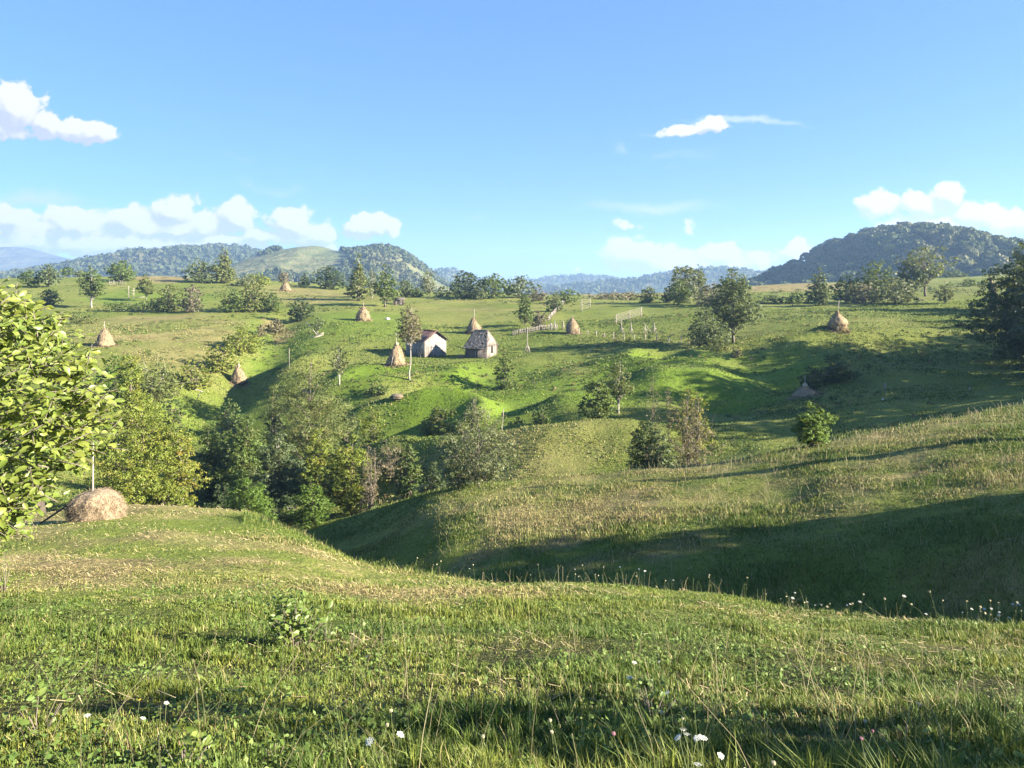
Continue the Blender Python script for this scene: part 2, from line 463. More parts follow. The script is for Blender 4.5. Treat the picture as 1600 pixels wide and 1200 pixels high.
m_wood_a = leaf_mat('wood_leaves', (.032, .052, .017), (.078, .100, .030), (.115, .105, .036), .12, .7, nsc=.018)
m_wood_b = leaf_mat('far_wood_leaves', (.040, .058, .022), (.065, .082, .030), (.075, .078, .03), .1, .7, nsc=.009)
def forest(hill, n, Rr, per, leaf, mask, mat, dens_front=True, seed=3):
    hz, x0, x1, y0, y1, d = HILLS[hill]
    r_ = np.random.default_rng(seed)
    x = r_.uniform(x0, x1, n * 6); y = r_.uniform(y0, d + 0.25 * (y1 - d), n * 6)
    u = 800 + F * x / y; z = hz(x, y); v = VH + F * (ZC - z) / y
    k = mask(u, v, x, y) & (v < 470) & (u > -140) & (u < 1740)
    x, y, z = x[k][:n], y[k][:n], z[k][:n]
    R = Rr[0] * .8 + (Rr[1] * 1.15 - Rr[0] * .8) * r_.random(len(x)) ** 1.7
    P = np.stack([x, y, z + R * .5], 1)
    V, Fc = crown_puffs(P, R, per, leaf, r_)
    o = link('forest', mesh_data('forest', V, Fc, mat)); tag(o, kind='stuff')
forest('hill', 1500, (3.4, 7.0), 210, .36, lambda u, v, x, y: u > 1150, m_wood_a, seed=3)
forest('hill.001', 1500, (3.2, 6.2), 40, .62, lambda u, v, x, y: (fbm(x / 150, y / 240, 51, 3) + .34 * np.exp(-((u - 585) / 45) ** 2) + .26 * np.exp(-((u - 655) / 30) ** 2) - .25 * np.exp(-((u - 480) / 40.) ** 2 - ((v - 420) / 15.) ** 2)
       + .25 * np.exp(-((v - 393) / 7) ** 2) - .1 > .02), m_wood_b, seed=4)
forest('hill.002', 3600, (5.5, 9), 26, .7, lambda u, v, x, y: np.ones(len(u), bool), m_wood_b, seed=5)
forest('hill.005', 1500, (6, 10), 16, .8, lambda u, v, x, y: (fbm(x / 260, y / 300, 53, 3) + .3 * sstep(1060, 980, u) > .0), m_wood_b, seed=6)
forest('hill.004', 700, (7, 12), 14, .8, lambda u, v, x, y: (fbm(x / 300, y / 400, 55, 3) > .02), m_wood_b, seed=7)
forest('hill.003', 400, (7, 12), 14, .8, lambda u, v, x, y: (fbm(x / 300, y / 400, 57, 3) > .0), m_wood_b, seed=8)

# ------------------------------------------------------------------ light, sky, air, camera
SUN_EL, SUN_AZ = math.radians(20.5), math.radians(106.0)
SDIR = Vector((math.sin(SUN_AZ) * math.cos(SUN_EL), math.cos(SUN_AZ) * math.cos(SUN_EL), math.sin(SUN_EL)))
ld = bpy.data.lights.new('sun', 'SUN'); ld.energy = 5.0; ld.angle = math.radians(.53); ld.color = (1.0, .90, .74)
lo = bpy.data.objects.new('sun', ld); COL.objects.link(lo); lo.rotation_euler = SDIR.to_track_quat('Z', 'Y').to_euler(); lo.location = (60, -20, 60)

def build_world():
    w = bpy.data.worlds.new('World'); SC.world = w; w.use_nodes = True
    w.node_tree.nodes.clear(); g = NT_(w.node_tree)
    out = g.new('ShaderNodeOutputWorld'); bg = g.new('ShaderNodeBackground'); g.L.new(bg.outputs[0], out.inputs[0])
    sky = g.new('ShaderNodeTexSky', sky_type='NISHITA'); sky.sun_disc = False
    sky.sun_elevation = SUN_EL; sky.sun_rotation = SUN_AZ
    sky.altitude = 400; sky.air_density = SKY_AIR; sky.dust_density = SKY_DUST; sky.ozone_density = SKY_OZ
    dirv = g.new('ShaderNodeTexCoord').outputs['Generated']
    sep = g.new('ShaderNodeSeparateXYZ'); g.L.new(dirv, sep.inputs[0])
    dx, dy, dz = sep.outputs
    yy = g.math('MAXIMUM', dy, .05)
    cmb = g.new('ShaderNodeCombineXYZ'); g.put(cmb.inputs[0], g.math('DIVIDE', dx, yy)); g.put(cmb.inputs[1], g.math('DIVIDE', dz, yy))
    p = cmb.outputs[0]
    front = g.ramp(dy, .05, .2)
    def warped(q):
        acc = q
        for sc_, am in ((11, .060), (38, .022)):
            nz = g.new('ShaderNodeTexNoise'); g.L.new(q, nz.inputs['Vector']); nz.inputs['Scale'].default_value = sc_; nz.inputs['Detail'].default_value = 4; nz.inputs['Roughness'].default_value = .6
            s1 = g.new('ShaderNodeVectorMath', operation='SUBTRACT'); g.L.new(nz.outputs['Color'], s1.inputs[0]); s1.inputs[1].default_value = (.5, .5, .5)
            s2 = g.new('ShaderNodeVectorMath', operation='MULTIPLY'); g.L.new(s1.outputs[0], s2.inputs[0]); s2.inputs[1].default_value = (am, am * .6, 0)
            s3 = g.new('ShaderNodeVectorMath', operation='ADD'); g.L.new(acc, s3.inputs[0]); g.L.new(s2.outputs[0], s3.inputs[1]); acc = s3.outputs[0]
        return acc
    def blobs(lst, p):
        acc = None
        for (u, v, ru, rv, k) in lst:
            cx, cz = (u - 800) / F, (VH - v) / F
            mp = g.new('ShaderNodeMapping'); g.L.new(p, mp.inputs[0])
            sx, sz = F / ru, F / rv
            mp.inputs['Scale'].default_value = (sx, sz, 1); mp.inputs['Location'].default_value = (-cx * sx, -cz * sz, 0)
            gr = g.new('ShaderNodeTexGradient', gradient_type='SPHERICAL'); g.L.new(mp.outputs[0], gr.inputs[0])
            val = g.math('MULTIPLY', gr.outputs['Fac'], k)
            acc = val if acc is None else g.math('MAXIMUM', acc, val)
        return acc
    CUM = [(20, 165, 62, 62, 1.0), (-30, 190, 90, 50, 1.0), (70, 197, 55, 34, .85), (150, 208, 46, 30, .9), (110, 200, 50, 28, .8),
           (20, 345, 70, 34, .85), (110, 350, 90, 36, .9), (200, 345, 70, 34, .85), (275, 328, 56, 38, .95), (370, 338, 52, 42, 1.0), (330, 350, 80, 32, .8),
           (455, 345, 60, 40, .85), (490, 362, 60, 26, .7), (570, 352, 54, 30, 1.0), (620, 356, 22, 26, .7), (40, 380, 150, 30, .95), (200, 380, 180, 30, .95), (510, 386, 34, 14, .8),
           (340, 378, 140, 28, .85),
           (980, 396, 70, 40, .8), (1010, 400, 62, 36, .95), (1070, 402, 70, 30, .75), (1130, 395, 70, 32, .85), (1190, 402, 60, 26, .7), (1245, 397, 36, 26, .9), (1076, 356, 26, 18, .45), (980, 352, 40, 15, .4), (898, 420, 24, 12, .5),
           (1090, 415, 190, 28, .85),
           (1370, 322, 62, 32, .9), (1440, 318, 62, 32, .85), (1480, 300, 44, 30, .9), (1540, 330, 56, 34, .85), (1590, 345, 70, 30, .8), (1450, 345, 120, 26, .55), (1510, 362, 60, 22, .6),
           (1088, 204, 100, 12, .75), (1112, 197, 46, 17, .75), (60, 362, 200, 26, .8), (250, 355, 170, 24, .75), (420, 368, 110, 20, .7), (1040, 408, 120, 20, .7), (1160, 408, 120, 18, .65)]
    WISP = [(1170, 191, 140, 9, .95), (1040, 207, 60, 7, .8), (1060, 240, 90, 18, .5), (1020, 326, 190, 16, .75), (970, 228, 26, 16, .55), (1050, 262, 40, 10, .5), (60, 315, 130, 22, .8), (380, 285, 30, 16, .4),
            (440, 296, 90, 16, .5), (470, 290, 26, 18, .5), (360, 245, 70, 14, .4), (745, 345, 40, 14, .4), (40, 420, 260, 40, .35), (1100, 425, 260, 30, .4), (620, 395, 420, 40, .25)]
    n1 = g.noise(p, 26, 9, .68, .3); n0 = g.noise(p, 9, 3, .5)
    off = g.new('ShaderNodeVectorMath', operation='ADD'); g.L.new(p, off.inputs[0]); off.inputs[1].default_value = (.011, .010, 0)
    n1b = g.noise(off.outputs[0], 26, 9, .68, .3)
    pw = warped(p); cb = blobs(CUM, pw)
    ofs = g.new('ShaderNodeVectorMath', operation='ADD'); g.L.new(pw, ofs.inputs[0]); ofs.inputs[1].default_value = (.009, .012, 0)
    cbo = blobs(CUM, ofs.outputs[0])
    dens = g.math('ADD', g.math('MULTIPLY', cb, 1.5), g.math('ADD', g.math('MULTIPLY', g.math('SUBTRACT', n1, .5), 2.1), g.math('MULTIPLY', g.math('SUBTRACT', n0, .5), .7)))
    a = g.ramp(dens, .28, .56)
    a = g.math('MULTIPLY', a, g.ramp(cb, .0, .10))
    relief = g.math('ADD', g.math('MULTIPLY', g.math('SUBTRACT', n1, n1b), 2.4), g.math('ADD', g.math('MULTIPLY', g.math('SUBTRACT', cb, cbo), 2.6), .50))
    shade = g.ramp(g.math('ADD', relief, g.math('MULTIPLY', dens, .12)), .15, 1.0)  # sunward and shaded sides of the clouds, painted into their colour
    ccol = g.mix(shade, CLOUD_DK, CLOUD_LT)
    nw = g.noise(g.scalev(p, (8, 42, 1)), 1.0, 5, .6, .4)
    aw = g.math('MULTIPLY', g.ramp(g.math('ADD', blobs(WISP, pw), g.math('MULTIPLY', g.math('SUBTRACT', nw, .5), .9)), .12, .85), .75)
    tint = g.mix(.5, g.mix(1.0, sky.outputs[0], SKY_TINT, 'MULTIPLY'), (.78, 1.80, 3.75))
    c = g.mix(g.math('MULTIPLY', aw, front), tint, CLOUD_WISP)
    c = g.mix(g.math('MULTIPLY', g.math('MULTIPLY', a, .96), front), c, ccol)
    g.L.new(c, bg.inputs[0]); bg.inputs[1].default_value = SKY_STR
SKY_AIR, SKY_DUST, SKY_OZ, SKY_STR = .9, .0, 4.0, .05
SKY_TINT = (.72, .80, 1.06)
CLOUD_DK, CLOUD_LT, CLOUD_WISP = (2.45, 2.65, 3.05), (3.9, 3.82, 3.75), (2.7, 3.2, 3.9)
DEBUG = False
EXPO = 2.45
build_world()

HAZE_D = 2.0e-4
def build_haze():
    mb = MB(); mb.box((-6000, -60, -100), (6000, 4700, 205))
    m, g, out = new_mat('haze')
    v = g.new('ShaderNodeVolumePrincipled'); v.inputs['Density'].default_value = HAZE_D
    v.inputs['Color'].default_value = (.40, .64, 1.0, 1); v.inputs['Anisotropy'].default_value = .2
    g.L.new(v.outputs[0], out.inputs['Volume'])
    tag(mb.build('haze', m), kind='stuff')
if HAZE_D: build_haze()

cd = bpy.data.cameras.new('camera'); cam = bpy.data.objects.new('camera', cd); COL.objects.link(cam)
cam.location = (0, 0, ZC); cam.rotation_euler = (math.radians(90), 0, 0)
cd.sensor_width = 36; cd.sensor_fit = 'HORIZONTAL'; cd.lens = F / 1600 * 36; cd.shift_y = -(600 - VH) / 1600
cd.clip_start = .1; cd.clip_end = 30000
SC.camera = cam
SC.view_settings.view_transform = 'Standard'; SC.view_settings.look = 'None'; SC.view_settings.exposure = EXPO; SC.view_settings.gamma = 1
SC.render.film_transparent = False
cy = SC.cycles
cy.max_bounces = 5; cy.diffuse_bounces = 3; cy.glossy_bounces = 2; cy.transmission_bounces = 3; cy.volume_bounces = 0; cy.transparent_max_bounces = 8
cy.use_denoising = True
# ------------------------------------------------------------------ trees and bushes
m_bark = wood_mat('bark', (.10, .082, .062), (.17, .145, .115), 'Z', 9)
m_bark_pale = wood_mat('pale_bark', (.26, .235, .19), (.38, .35, .30), 'Z', 7)
m_bark_dark = wood_mat('dark_bark', (.055, .043, .033), (.10, .08, .06), 'Z', 9)
LM = {
 'olive':  leaf_mat('olive_leaves', (.085, .112, .030), (.145, .172, .050), (.15, .145, .05)),
 'grey':   leaf_mat('grey_green_leaves', (.072, .102, .042), (.118, .150, .066), (.11, .13, .05)),
 'silver': leaf_mat('silver_leaves', (.088, .108, .048), (.150, .168, .082), (.11, .115, .045)),
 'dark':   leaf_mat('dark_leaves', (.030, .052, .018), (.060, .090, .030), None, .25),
 'mid':    leaf_mat('mid_green_leaves', (.055, .092, .020), (.100, .148, .034), (.12, .14, .04)),
 'yellow': leaf_mat('yellow_green_leaves', (.105, .150, .020), (.190, .220, .038), (.21, .20, .038), .34),
 'gold':   leaf_mat('golden_leaves', (.16, .18, .028), (.25, .25, .042), (.25, .19, .04), .42),
 'bright': leaf_mat('glossy_bright_leaves', (.062, .115, .017), (.110, .170, .030), None, .3, .5, .2),
 'brown':  leaf_mat('dry_brown_leaves', (.12, .098, .058), (.20, .165, .10), (.14, .14, .055), .25),
 'pink':   leaf_mat('dry_pinkish_leaves', (.135, .115, .08), (.19, .16, .11), (.12, .125, .06), .25),
}
ENV = {
 'round':  lambda t: np.sin(math.pi * (0.10 + .86 * t)) ** .65,
 'cone':   lambda t: np.clip(t / .14, 0, 1) ** .6 * (1 - t) ** .75 * 1.05 + .03,
 'column': lambda t: np.clip(t / .16, 0, 1) ** .5 * (1 - t ** 3.2) ** .7,
 'bush':   lambda t: np.clip((t + .12) / .3, 0, 1) ** .5 * np.sqrt(np.clip(1 - (t * .97) ** 2.2, 0, 1)),
 'spread': lambda t: (.30 + .70 * np.clip(t / .6, 0, 1)) * np.sqrt(np.clip(1 - np.clip((t - .5) / .52, 0, 1) ** 2, 0, 1)),
 'egg':    lambda t: np.clip(t / .30, 0, 1) ** .55 * (1 - np.clip((t - .25) / .78, 0, 1) ** 1.7) ** .8,
}
def plant_meshes(h, w, d, env, r_, cb=.15, dens=1.0, stems=1, clump=.26, twig=False, leaf=None, up=.25, gap=.0, lean=0.0, wood=1.0):
    """local meshes: woody skeleton (MB) and leaf faces; cb = where the crown begins, as a share of the height"""
    E = ENV[env]
    R = w / 2
    cz0, ch = h * cb, h * (1 - cb)
    lf = leaf or max(.085, 1.75 * d / 787.0)
    ncl = int(np.clip(9 + 10 * (ch / max(w, .1)) + 5 * min(h, 9) * .8, 9, 60))
    tt = r_.beta(1.05, 1.1, ncl * 3); ang = r_.uniform(0, 2 * math.pi, ncl * 3); rr = np.sqrt(r_.uniform(.05, 1, ncl * 3))
    lob = 1 + .22 * np.sin(ang * 2 + r_.uniform(0, 6)) + .16 * np.sin(ang * 3 + r_.uniform(0, 6) + tt * 4)
    # spread clumps: keep those farthest from one another
    crd = clump * R * r_.uniform(.75, 1.4, ncl * 3) * (1.15 - .45 * tt)
    rad = np.maximum(E(tt) * R * lob - crd * .8, 0) * rr
    C = np.stack([np.cos(ang) * rad + lean * h * tt, np.sin(ang) * rad, cz0 + np.clip(tt, 0.0, 1) * (ch - crd) + crd * .15], 1)
    keep = [0]
    for _ in range(ncl - 1):
        dd = np.min(np.linalg.norm((C[:, None] - C[keep][None]) * np.array([1, 1, .8]), axis=2), 1) * r_.uniform(.75, 1, ncl * 3)
        keep.append(int(np.argmax(dd)))
    C = C[keep]; crd = crd[keep]
    vol = crd ** 2
    px = (w * ch) / (lf * lf)
    n = int(np.clip(px * 11.5 * dens, 300, 32000))
    cnt = r_.multinomial(n, vol / vol.sum())
    ci = np.repeat(np.arange(ncl), cnt)
    # sprays: leaves gather in small tufts on the skin of every clump, with gaps between them
    ks = int(np.clip(n / ncl / 13, 9, 46)); sdir = r_.normal(size=(ncl, ks, 3)); sdir /= np.linalg.norm(sdir, axis=2)[..., None]
    sq = (.45 + .60 * r_.random((ncl, ks)) ** .6); si = r_.integers(0, ks, n)
    dr = sdir[ci, si]; sc_ = C[ci] + dr * (crd[ci] * sq[ci, si])[:, None] * np.array([1.1, 1.1, .85])
    o = r_.normal(size=(n, 3)); o /= np.linalg.norm(o, axis=1)[:, None]
    c = sc_ + o * (crd[ci] * .30 * r_.random(n) ** .6)[:, None] * np.array([1.15, 1.15, .6])
    c[:, 2] = np.maximum(c[:, 2], .05)
    nr = dr * .5 + o * .55 + r_.normal(size=(n, 3)) * .32 + np.array([0, 0, up + .1])
    V, Fq = leaf_quads(c, nr, lf * r_.uniform(.65, 1.35, n), r_)
    # wood
    mb = MB()
    r0 = wood * max(.04, .015 * h ** 1.05)
    def limb(p0, p1, ra, rb, k=5, sag=.1):
        t = np.linspace(0, 1, k)[:, None]
        L_ = np.linalg.norm(np.subtract(p1, p0))
        b = np.array([r_.normal() * .06, r_.normal() * .06, sag * .5]) * L_
        pts = np.asarray(p0) * (1 - t) + np.asarray(p1) * t + 4 * t * (1 - t) * b * .6
        mb.tube(pts, np.linspace(ra, rb, k), 5 if d > 60 else 6, True)
        return pts
    if stems == 1:
        top = np.array([lean * h * .9 + r_.normal() * .02 * h, r_.normal() * .02 * h, cz0 + ch * .86])
        k = 9; t = np.linspace(0, 1, k)
        tp = np.array([0, 0, -.25])[None] * (1 - t[:, None]) + top[None] * t[:, None]
        tp[1:-1, :2] += r_.normal(size=(k - 2, 2)) * .006 * h
        mb.tube(tp, r0 * (1 - .82 * t) * np.where(t < .06, 1.35, 1.0), 8)
        for j in range(ncl):
            zt = np.clip((C[j, 2] - .55 * math.hypot(C[j, 0], C[j, 1]) - .1 * h) / top[2], .55 * max(cb, .2), .95)
            f = zt * (k - 1); i0 = min(int(f), k - 2); a = f - i0
            p0 = tp[i0] * (1 - a) + tp[i0 + 1] * a
            limb(p0, C[j], r0 * (.42 - .28 * zt), r0 * .07)
    else:
        for sidx in range(stems):
            a0 = r_.uniform(0, 6.28); j = r_.integers(ncl)
            hi = C[np.argsort(C[:, 2])[-max(stems, 4):]]
            e = hi[sidx % len(hi)]
            p0 = np.array([math.cos(a0) * R * .18, math.sin(a0) * R * .18, -.15])
            pts = limb(p0, e, r0 * r_.uniform(.45, .75), r0 * .12, 7)
            for j in np.argsort(np.linalg.norm(C - pts[3], axis=1))[:max(3, ncl // stems)]:
                limb(pts[r_.integers(1, 5)], C[j], r0 * .3, r0 * .07)
    if twig:   # bare twigs poking out of a thin crown
        for _ in range(int(30 * twig)):
            j = r_.integers(ncl); dv = C[j] - np.array([0, 0, cz0 + ch * .25]); dv = dv / (np.linalg.norm(dv) + 1e-6) + r_.normal(size=3) * .35 + np.array([0, 0, .35])
            limb(C[j] - dv * .2, C[j] + dv * crd[j] * r_.uniform(1.0, 2.2), max(r0 * .1, .012 * d / 60), .004 * d / 60, 4)
    return mb, V, Fq

SEED = [100]
def plant(name, label, cat, u, vb, vt, w, env='round', leafm='olive', d=None, group=None, barkm=None, crown='crown', **kw):
    SEED[0] += 1
    r_ = np.random.default_rng(SEED[0])
    if d is None:
        x, y, z = hit(u, vb)
    else:
        x, y = px2xy(u, d); z = Hs(x, y)
    h = ZC + (VH - vt) / F * y - z
    ww = 1.14 * w * y / F
    if group == G_GUL and kw.get('dens', 1) >= .9: kw['dens'] = kw.get('dens', 1) * 1.35
    mb, V, Fq = plant_meshes(h, ww, y, env, r_, **kw)
    t = thing(name, (x, y, z), label, cat, group)
    st = kw.get('stems', 1)
    mb.build('trunk' if st == 1 else 'stems', barkm or m_bark, t, True)
    link(crown if st == 1 else 'foliage', mesh_data(crown, V, Fq, LM[leafm]), t)
    return t

G_RIM = 'trees along the far edge of the meadow'
G_GUL = 'trees and shrubs filling the gully'
G_HB = 'bushes along the diagonal ditch'
G_MDW = 'trees standing on the meadow slopes'
G_RW = 'trees below the wooded hill'
G_SH = 'trees of the shaded wood edge'
def T(label, u, vb, vt, w, env, lm, g=None, d=None, name='tree', cat='tree', **kw): return plant(name, label, cat, u, vb, vt, w, env, lm, d, g, **kw)
def B(label, u, vb, vt, w, lm, g=None, d=None, name='bush', cat='bush', **kw):
    kw.setdefault('stems', 4); kw.setdefault('cb', .02)
    return plant(name, label, cat, u, vb, vt, w, kw.pop('env', 'bush'), lm, d, g, **kw)

# --- along the rim of the plateau
T('round grey-green tree at the left end of the meadow rim, above the big-leaved branch', 76, 449, 410, 38, 'egg', 'grey', G_RIM, cb=.1)
T('low dark tree left of the round grey-green tree on the rim', 48, 449, 420, 40, 'round', 'mid', G_RIM, cb=.05)
T('tiny round tree far off against the blue mountains', 105, 441, 416, 17, 'round', 'mid', G_RIM, d=285, cb=.25)
T('small pale tree beside the tiny round tree on the left rim', 126, 441, 420, 20, 'egg', 'grey', G_RIM, d=280, cb=.1)
T('young tree with a short bare pale trunk in front of the left rim', 143, 481, 413, 38, 'egg', 'mid', G_MDW, cb=.24, barkm=m_bark_pale)
B('dark bush below the round grey-green tree on the left meadow', 78, 477, 449, 38, 'dark', G_MDW)
T('broad dome-shaped dark tree alone on the left skyline under the forested hill', 190, 440, 405, 52, 'round', 'mid', G_RIM, cb=.14)
T('small spreading tree with a visible trunk left of the rail pen', 228, 470, 427, 33, 'cone', 'olive', G_MDW, cb=.3)
T('grey-green round tree next to the tall pointed tree on the left skyline', 314, 443, 402, 46, 'round', 'grey', G_RIM, cb=.05)
T('tall pointed poplar-like tree on the left skyline', 350, 443, 383, 42, 'cone', 'olive', G_RIM, cb=.06)
B('low pale bush on the rim right of the tall pointed tree', 385, 446, 430, 44, 'silver', G_RIM)
B('tall loose bush at the right end of the clipped-looking hedge', 266, 487, 442, 44, 'olive', G_MDW, twig=.6)
B('dry pinkish-grey bush beside the tall loose bush', 300, 488, 440, 36, 'pink', G_MDW, twig=1, dens=.8)
B('dark green bush at the left end of the row above the ditch', 362, 488, 450, 38, 'mid', G_MDW)
B('tallest pale-topped bush in the row above the ditch', 395, 487, 434, 54, 'olive', G_MDW)
B('rounded bush at the right end of the row above the ditch', 425, 488, 455, 36, 'mid', G_MDW)
B('yellowish bush on the skyline behind the row above the ditch', 400, 446, 424, 52, 'yellow', G_RIM, d=250)
B('dark round bush alone at the upper end of the ditch', 471, 500, 465, 44, 'dark', G_HB)
B('dry reddish-brown scrub on the ditch bank', 432, 521, 496, 34, 'brown', G_HB, dens=.8)
B('low brown scrub left of the reddish-brown scrub', 408, 526, 506, 20, 'brown', G_HB, dens=.7)
T('thin small tree leaning beside the wooden frame on the bank', 494, 527, 494, 24, 'spread', 'grey', G_HB, cb=.3, dens=.45, lean=.15)
T('broad dark tree at the end of the long shadow on the upper meadow', 514, 452, 414, 46, 'round', 'dark', G_RIM, cb=.05)
T('dark pointed tree left of the broad dark tree', 476, 450, 425, 22, 'cone', 'dark', G_RIM, cb=.05)
T('brown half-bare tree behind the small far haystack', 443, 450, 420, 18, 'column', 'brown', G_RIM, cb=.1, dens=.5, d=262, twig=.6)
T('tall light-green birch standing forward of the rim trees', 560, 470, 395, 44, 'cone', 'olive', G_RIM, cb=.05, barkm=m_bark_pale)
T('slim pale birch beside the tall light-green birch', 581, 466, 418, 22, 'column', 'silver', G_RIM, cb=.1, dens=.6, barkm=m_bark_pale)
T('dark-green tree with forked trunks above the derelict shelter', 602, 480, 412, 38, 'egg', 'mid', G_RIM, cb=.14)
T('short tree in the rim row right of the forked tree', 634, 464, 434, 28, 'round', 'grey', G_RIM, cb=.05)
T('slender airy birch rising over the rim row', 669, 463, 418, 28, 'column', 'silver', G_RIM, cb=.08, dens=.55, barkm=m_bark_pale)
B('low grey bush between the airy birch and the dark grove', 697, 463, 444, 38, 'grey', G_RIM)
B('low dark bush right of the forked tree', 652, 464, 448, 30, 'mid', G_RIM)
T('left and tallest tree of the dark round grove on the rim', 729, 466, 420, 50, 'round', 'dark', G_RIM, cb=.03)
T('middle tree of the dark round grove on the rim', 771, 466, 424, 48, 'round', 'mid', G_RIM, cb=.03)
T('right tree of the dark round grove on the rim', 813, 466, 428, 52, 'round', 'grey', G_RIM, cb=.03, twig=.4)
B('low paler bush at the foot of the dark round grove', 747, 468, 448, 34, 'grey', G_RIM)
B('brownish bush at the right foot of the dark round grove', 842, 470, 449, 34, 'pink', G_RIM, dens=.8)
T('young dense conical green tree beside the slat fence', 820, 509, 458, 31, 'egg', 'mid', G_MDW, cb=.08)
B('greyish leafless-looking shrub at the corner of the slat fence', 842, 515, 484, 26, 'pink', G_MDW, dens=.8, twig=1)
T('small tree hanging over the top end of the pale plank fence', 888, 474, 450, 34, 'round', 'mid', G_MDW, cb=.15)
B('twiggy shrub in front of the top end of the pale plank fence', 866, 486, 454, 28, 'grey', G_MDW, dens=.7, twig=.8)
B('rounded yellow-green bush on the rim right of the drying racks', 1013, 472, 446, 30, 'olive', G_RIM)
B('small dark bush right of the rounded yellow-green bush', 1041, 473, 453, 22, 'mid', G_RIM)
B('low dry scrub behind the small drying rack', 950, 468, 452, 60, 'pink', G_RIM, dens=.7)
B('low dry scrub on the rim behind the large drying rack', 985, 469, 454, 40, 'brown', G_RIM, dens=.6)
T('wide willow with a pale feathery crown on the rim', 1070, 473, 408, 66, 'round', 'silver', G_RIM, cb=.05)
T('small bushy tree at the foot of the wide willow', 1062, 476, 436, 40, 'round', 'mid', G_RIM, cb=.03)
T('slim upright tree top between the willow and the tall two-part tree', 1092, 474, 412, 20, 'column', 'grey', G_RIM, cb=.1, d=205)
B('dry russet bushes left of the tall two-part tree', 1112, 478, 440, 52, 'pink', G_RIM, dens=.8, twig=.5)
T('tall tree with bare lower trunk, the largest on the right half of the meadow', 1146, 536, 409, 84, 'egg', 'grey', G_MDW, cb=.16, d=112, clump=.24)
T('rounder shorter tree leaning against the tall large tree', 1103, 560, 478, 66, 'round', 'grey', G_MDW, cb=.03, d=108)
B('yellowish bush at the foot of the tall large tree', 1124, 569, 528, 46, 'olive', G_MDW, d=103)
B('small dark thicket right of the trunk of the tall large tree', 1152, 558, 540, 22, 'brown', G_MDW, dens=.7)
# --- below the wooded hill on the right
B('low dark hedge bush on the right field edge, left of the slender grey tree', 1246, 474, 455, 44, 'mid', G_RW)
B('low bush at the left end of the right field edge', 1205, 474, 459, 44, 'grey', G_RW)
T('slender grey-green tree in front of the straw-coloured field', 1281, 478, 414, 42, 'cone', 'grey', G_RW, cb=.04)
T('dark tree right of the slender grey-green tree', 1323, 474, 427, 46, 'round', 'mid', G_RW, cb=.04)
B('grey-brown bush under the dark trees below the wooded hill', 1345, 474, 440, 50, 'pink', G_RW)
T('broad tree in the middle of the row below the wooded hill', 1370, 472, 405, 60, 'round', 'mid', G_RW, cb=.05)
T('large pale willow bush right of the broad middle tree', 1398, 474, 430, 76, 'bush', 'silver', G_RW, cb=.02)
T('tall airy tree with forked bare limbs below the wooded hill', 1446, 463, 380, 76, 'spread', 'olive', G_RW, cb=.26, dens=.42, clump=.2, wood=1.25, twig=1)
T('half-hidden tree between the broad tree and the airy forked tree', 1420, 465, 402, 46, 'egg', 'grey', G_RW, cb=.08)
T('small pale sapling right of the airy forked tree', 1477, 474, 438, 26, 'column', 'silver', G_RW, cb=.05, dens=.7)
B('low bush on the far right field below the wooded hill', 1518, 446, 434, 34, 'mid', G_RW)
B('bushy clump at the foot of the wooded hill', 1490, 436, 420, 52, 'dark', G_RW, d=330)
# --- shaded wood at the right edge
for (lb, u, d, vt, w, e) in [('tall dark tree of the shaded wood, beside the far right haystack', 1592, 112, 432, 58, 'egg'), ('dark tree at the back of the shaded wood, touching the right picture edge', 1628, 122, 420, 84, 'round'),
                             ('dark tree with low skirts at the front left of the shaded wood', 1586, 106, 455, 40, 'bush'), ('large dark tree at the front of the shaded wood, cut by the right picture edge', 1662, 95, 438, 100, 'egg'),
 ('dark bushy tree in the middle of the front of the shaded wood', 1606, 100, 470, 60, 'round'),
                             ('low dark tree at the foot of the shaded wood, lowest by the right picture edge', 1618, 88, 505, 60, 'bush'),
 ('added low dark bush, standing in for shade under the front trees of the shaded wood', 1590, 90, 535, 56, 'bush'), ('added dark shrub, standing in for shadow at the lower end of the shaded wood', 1606, 80, 560, 44, 'bush')]:  # last two bushes are added where only shadow lies
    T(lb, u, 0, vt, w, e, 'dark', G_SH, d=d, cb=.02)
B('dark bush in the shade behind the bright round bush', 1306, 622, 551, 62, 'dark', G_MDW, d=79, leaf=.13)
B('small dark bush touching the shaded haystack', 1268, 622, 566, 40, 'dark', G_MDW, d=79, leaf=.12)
B('dense glossy egg-shaped bush lit bright green at the crest of the near ridge', 1270, 712, 624, 64, 'bright', G_MDW, d=40.6, env='egg', dens=1.8, leaf=.10, clump=.30)
# --- around the middle of the valley
T('dark bushy tree on the mound left of the thin grey tree', 934, 657, 578, 50, 'egg', 'mid', G_MDW, cb=.02, d=70)
T('thin grey tree with a pale bare trunk on the mound', 966, 640, 556, 46, 'egg', 'olive', G_MDW, cb=.26, d=74, dens=.6, barkm=m_bark_pale)
B('dark green shrub at the left foot of the dry twiggy thicket', 1012, 728, 655, 72, 'dark', G_GUL, d=47, leaf=.1)
B('leafy grey-green shrub in front of the dry twiggy thicket', 1032, 729, 668, 46, 'grey', G_GUL, d=45.5, leaf=.1)
B('thicket of tall dry twigs with a few brown leaves', 1075, 728, 622, 84, 'brown', G_GUL, d=48, dens=.30, twig=4, stems=9, leaf=.10, wood=.8)
B('yellow-leaved shrub at the top of the dry twiggy thicket', 1080, 700, 605, 52, 'gold', G_GUL, d=51, leaf=.1, dens=.6, cb=.3)
T('bare pale sapling rising left of the dry twiggy thicket', 1020, 722, 578, 22, 'column', 'brown', G_GUL, cb=.4, d=48, dens=.03, twig=.25, wood=.22)
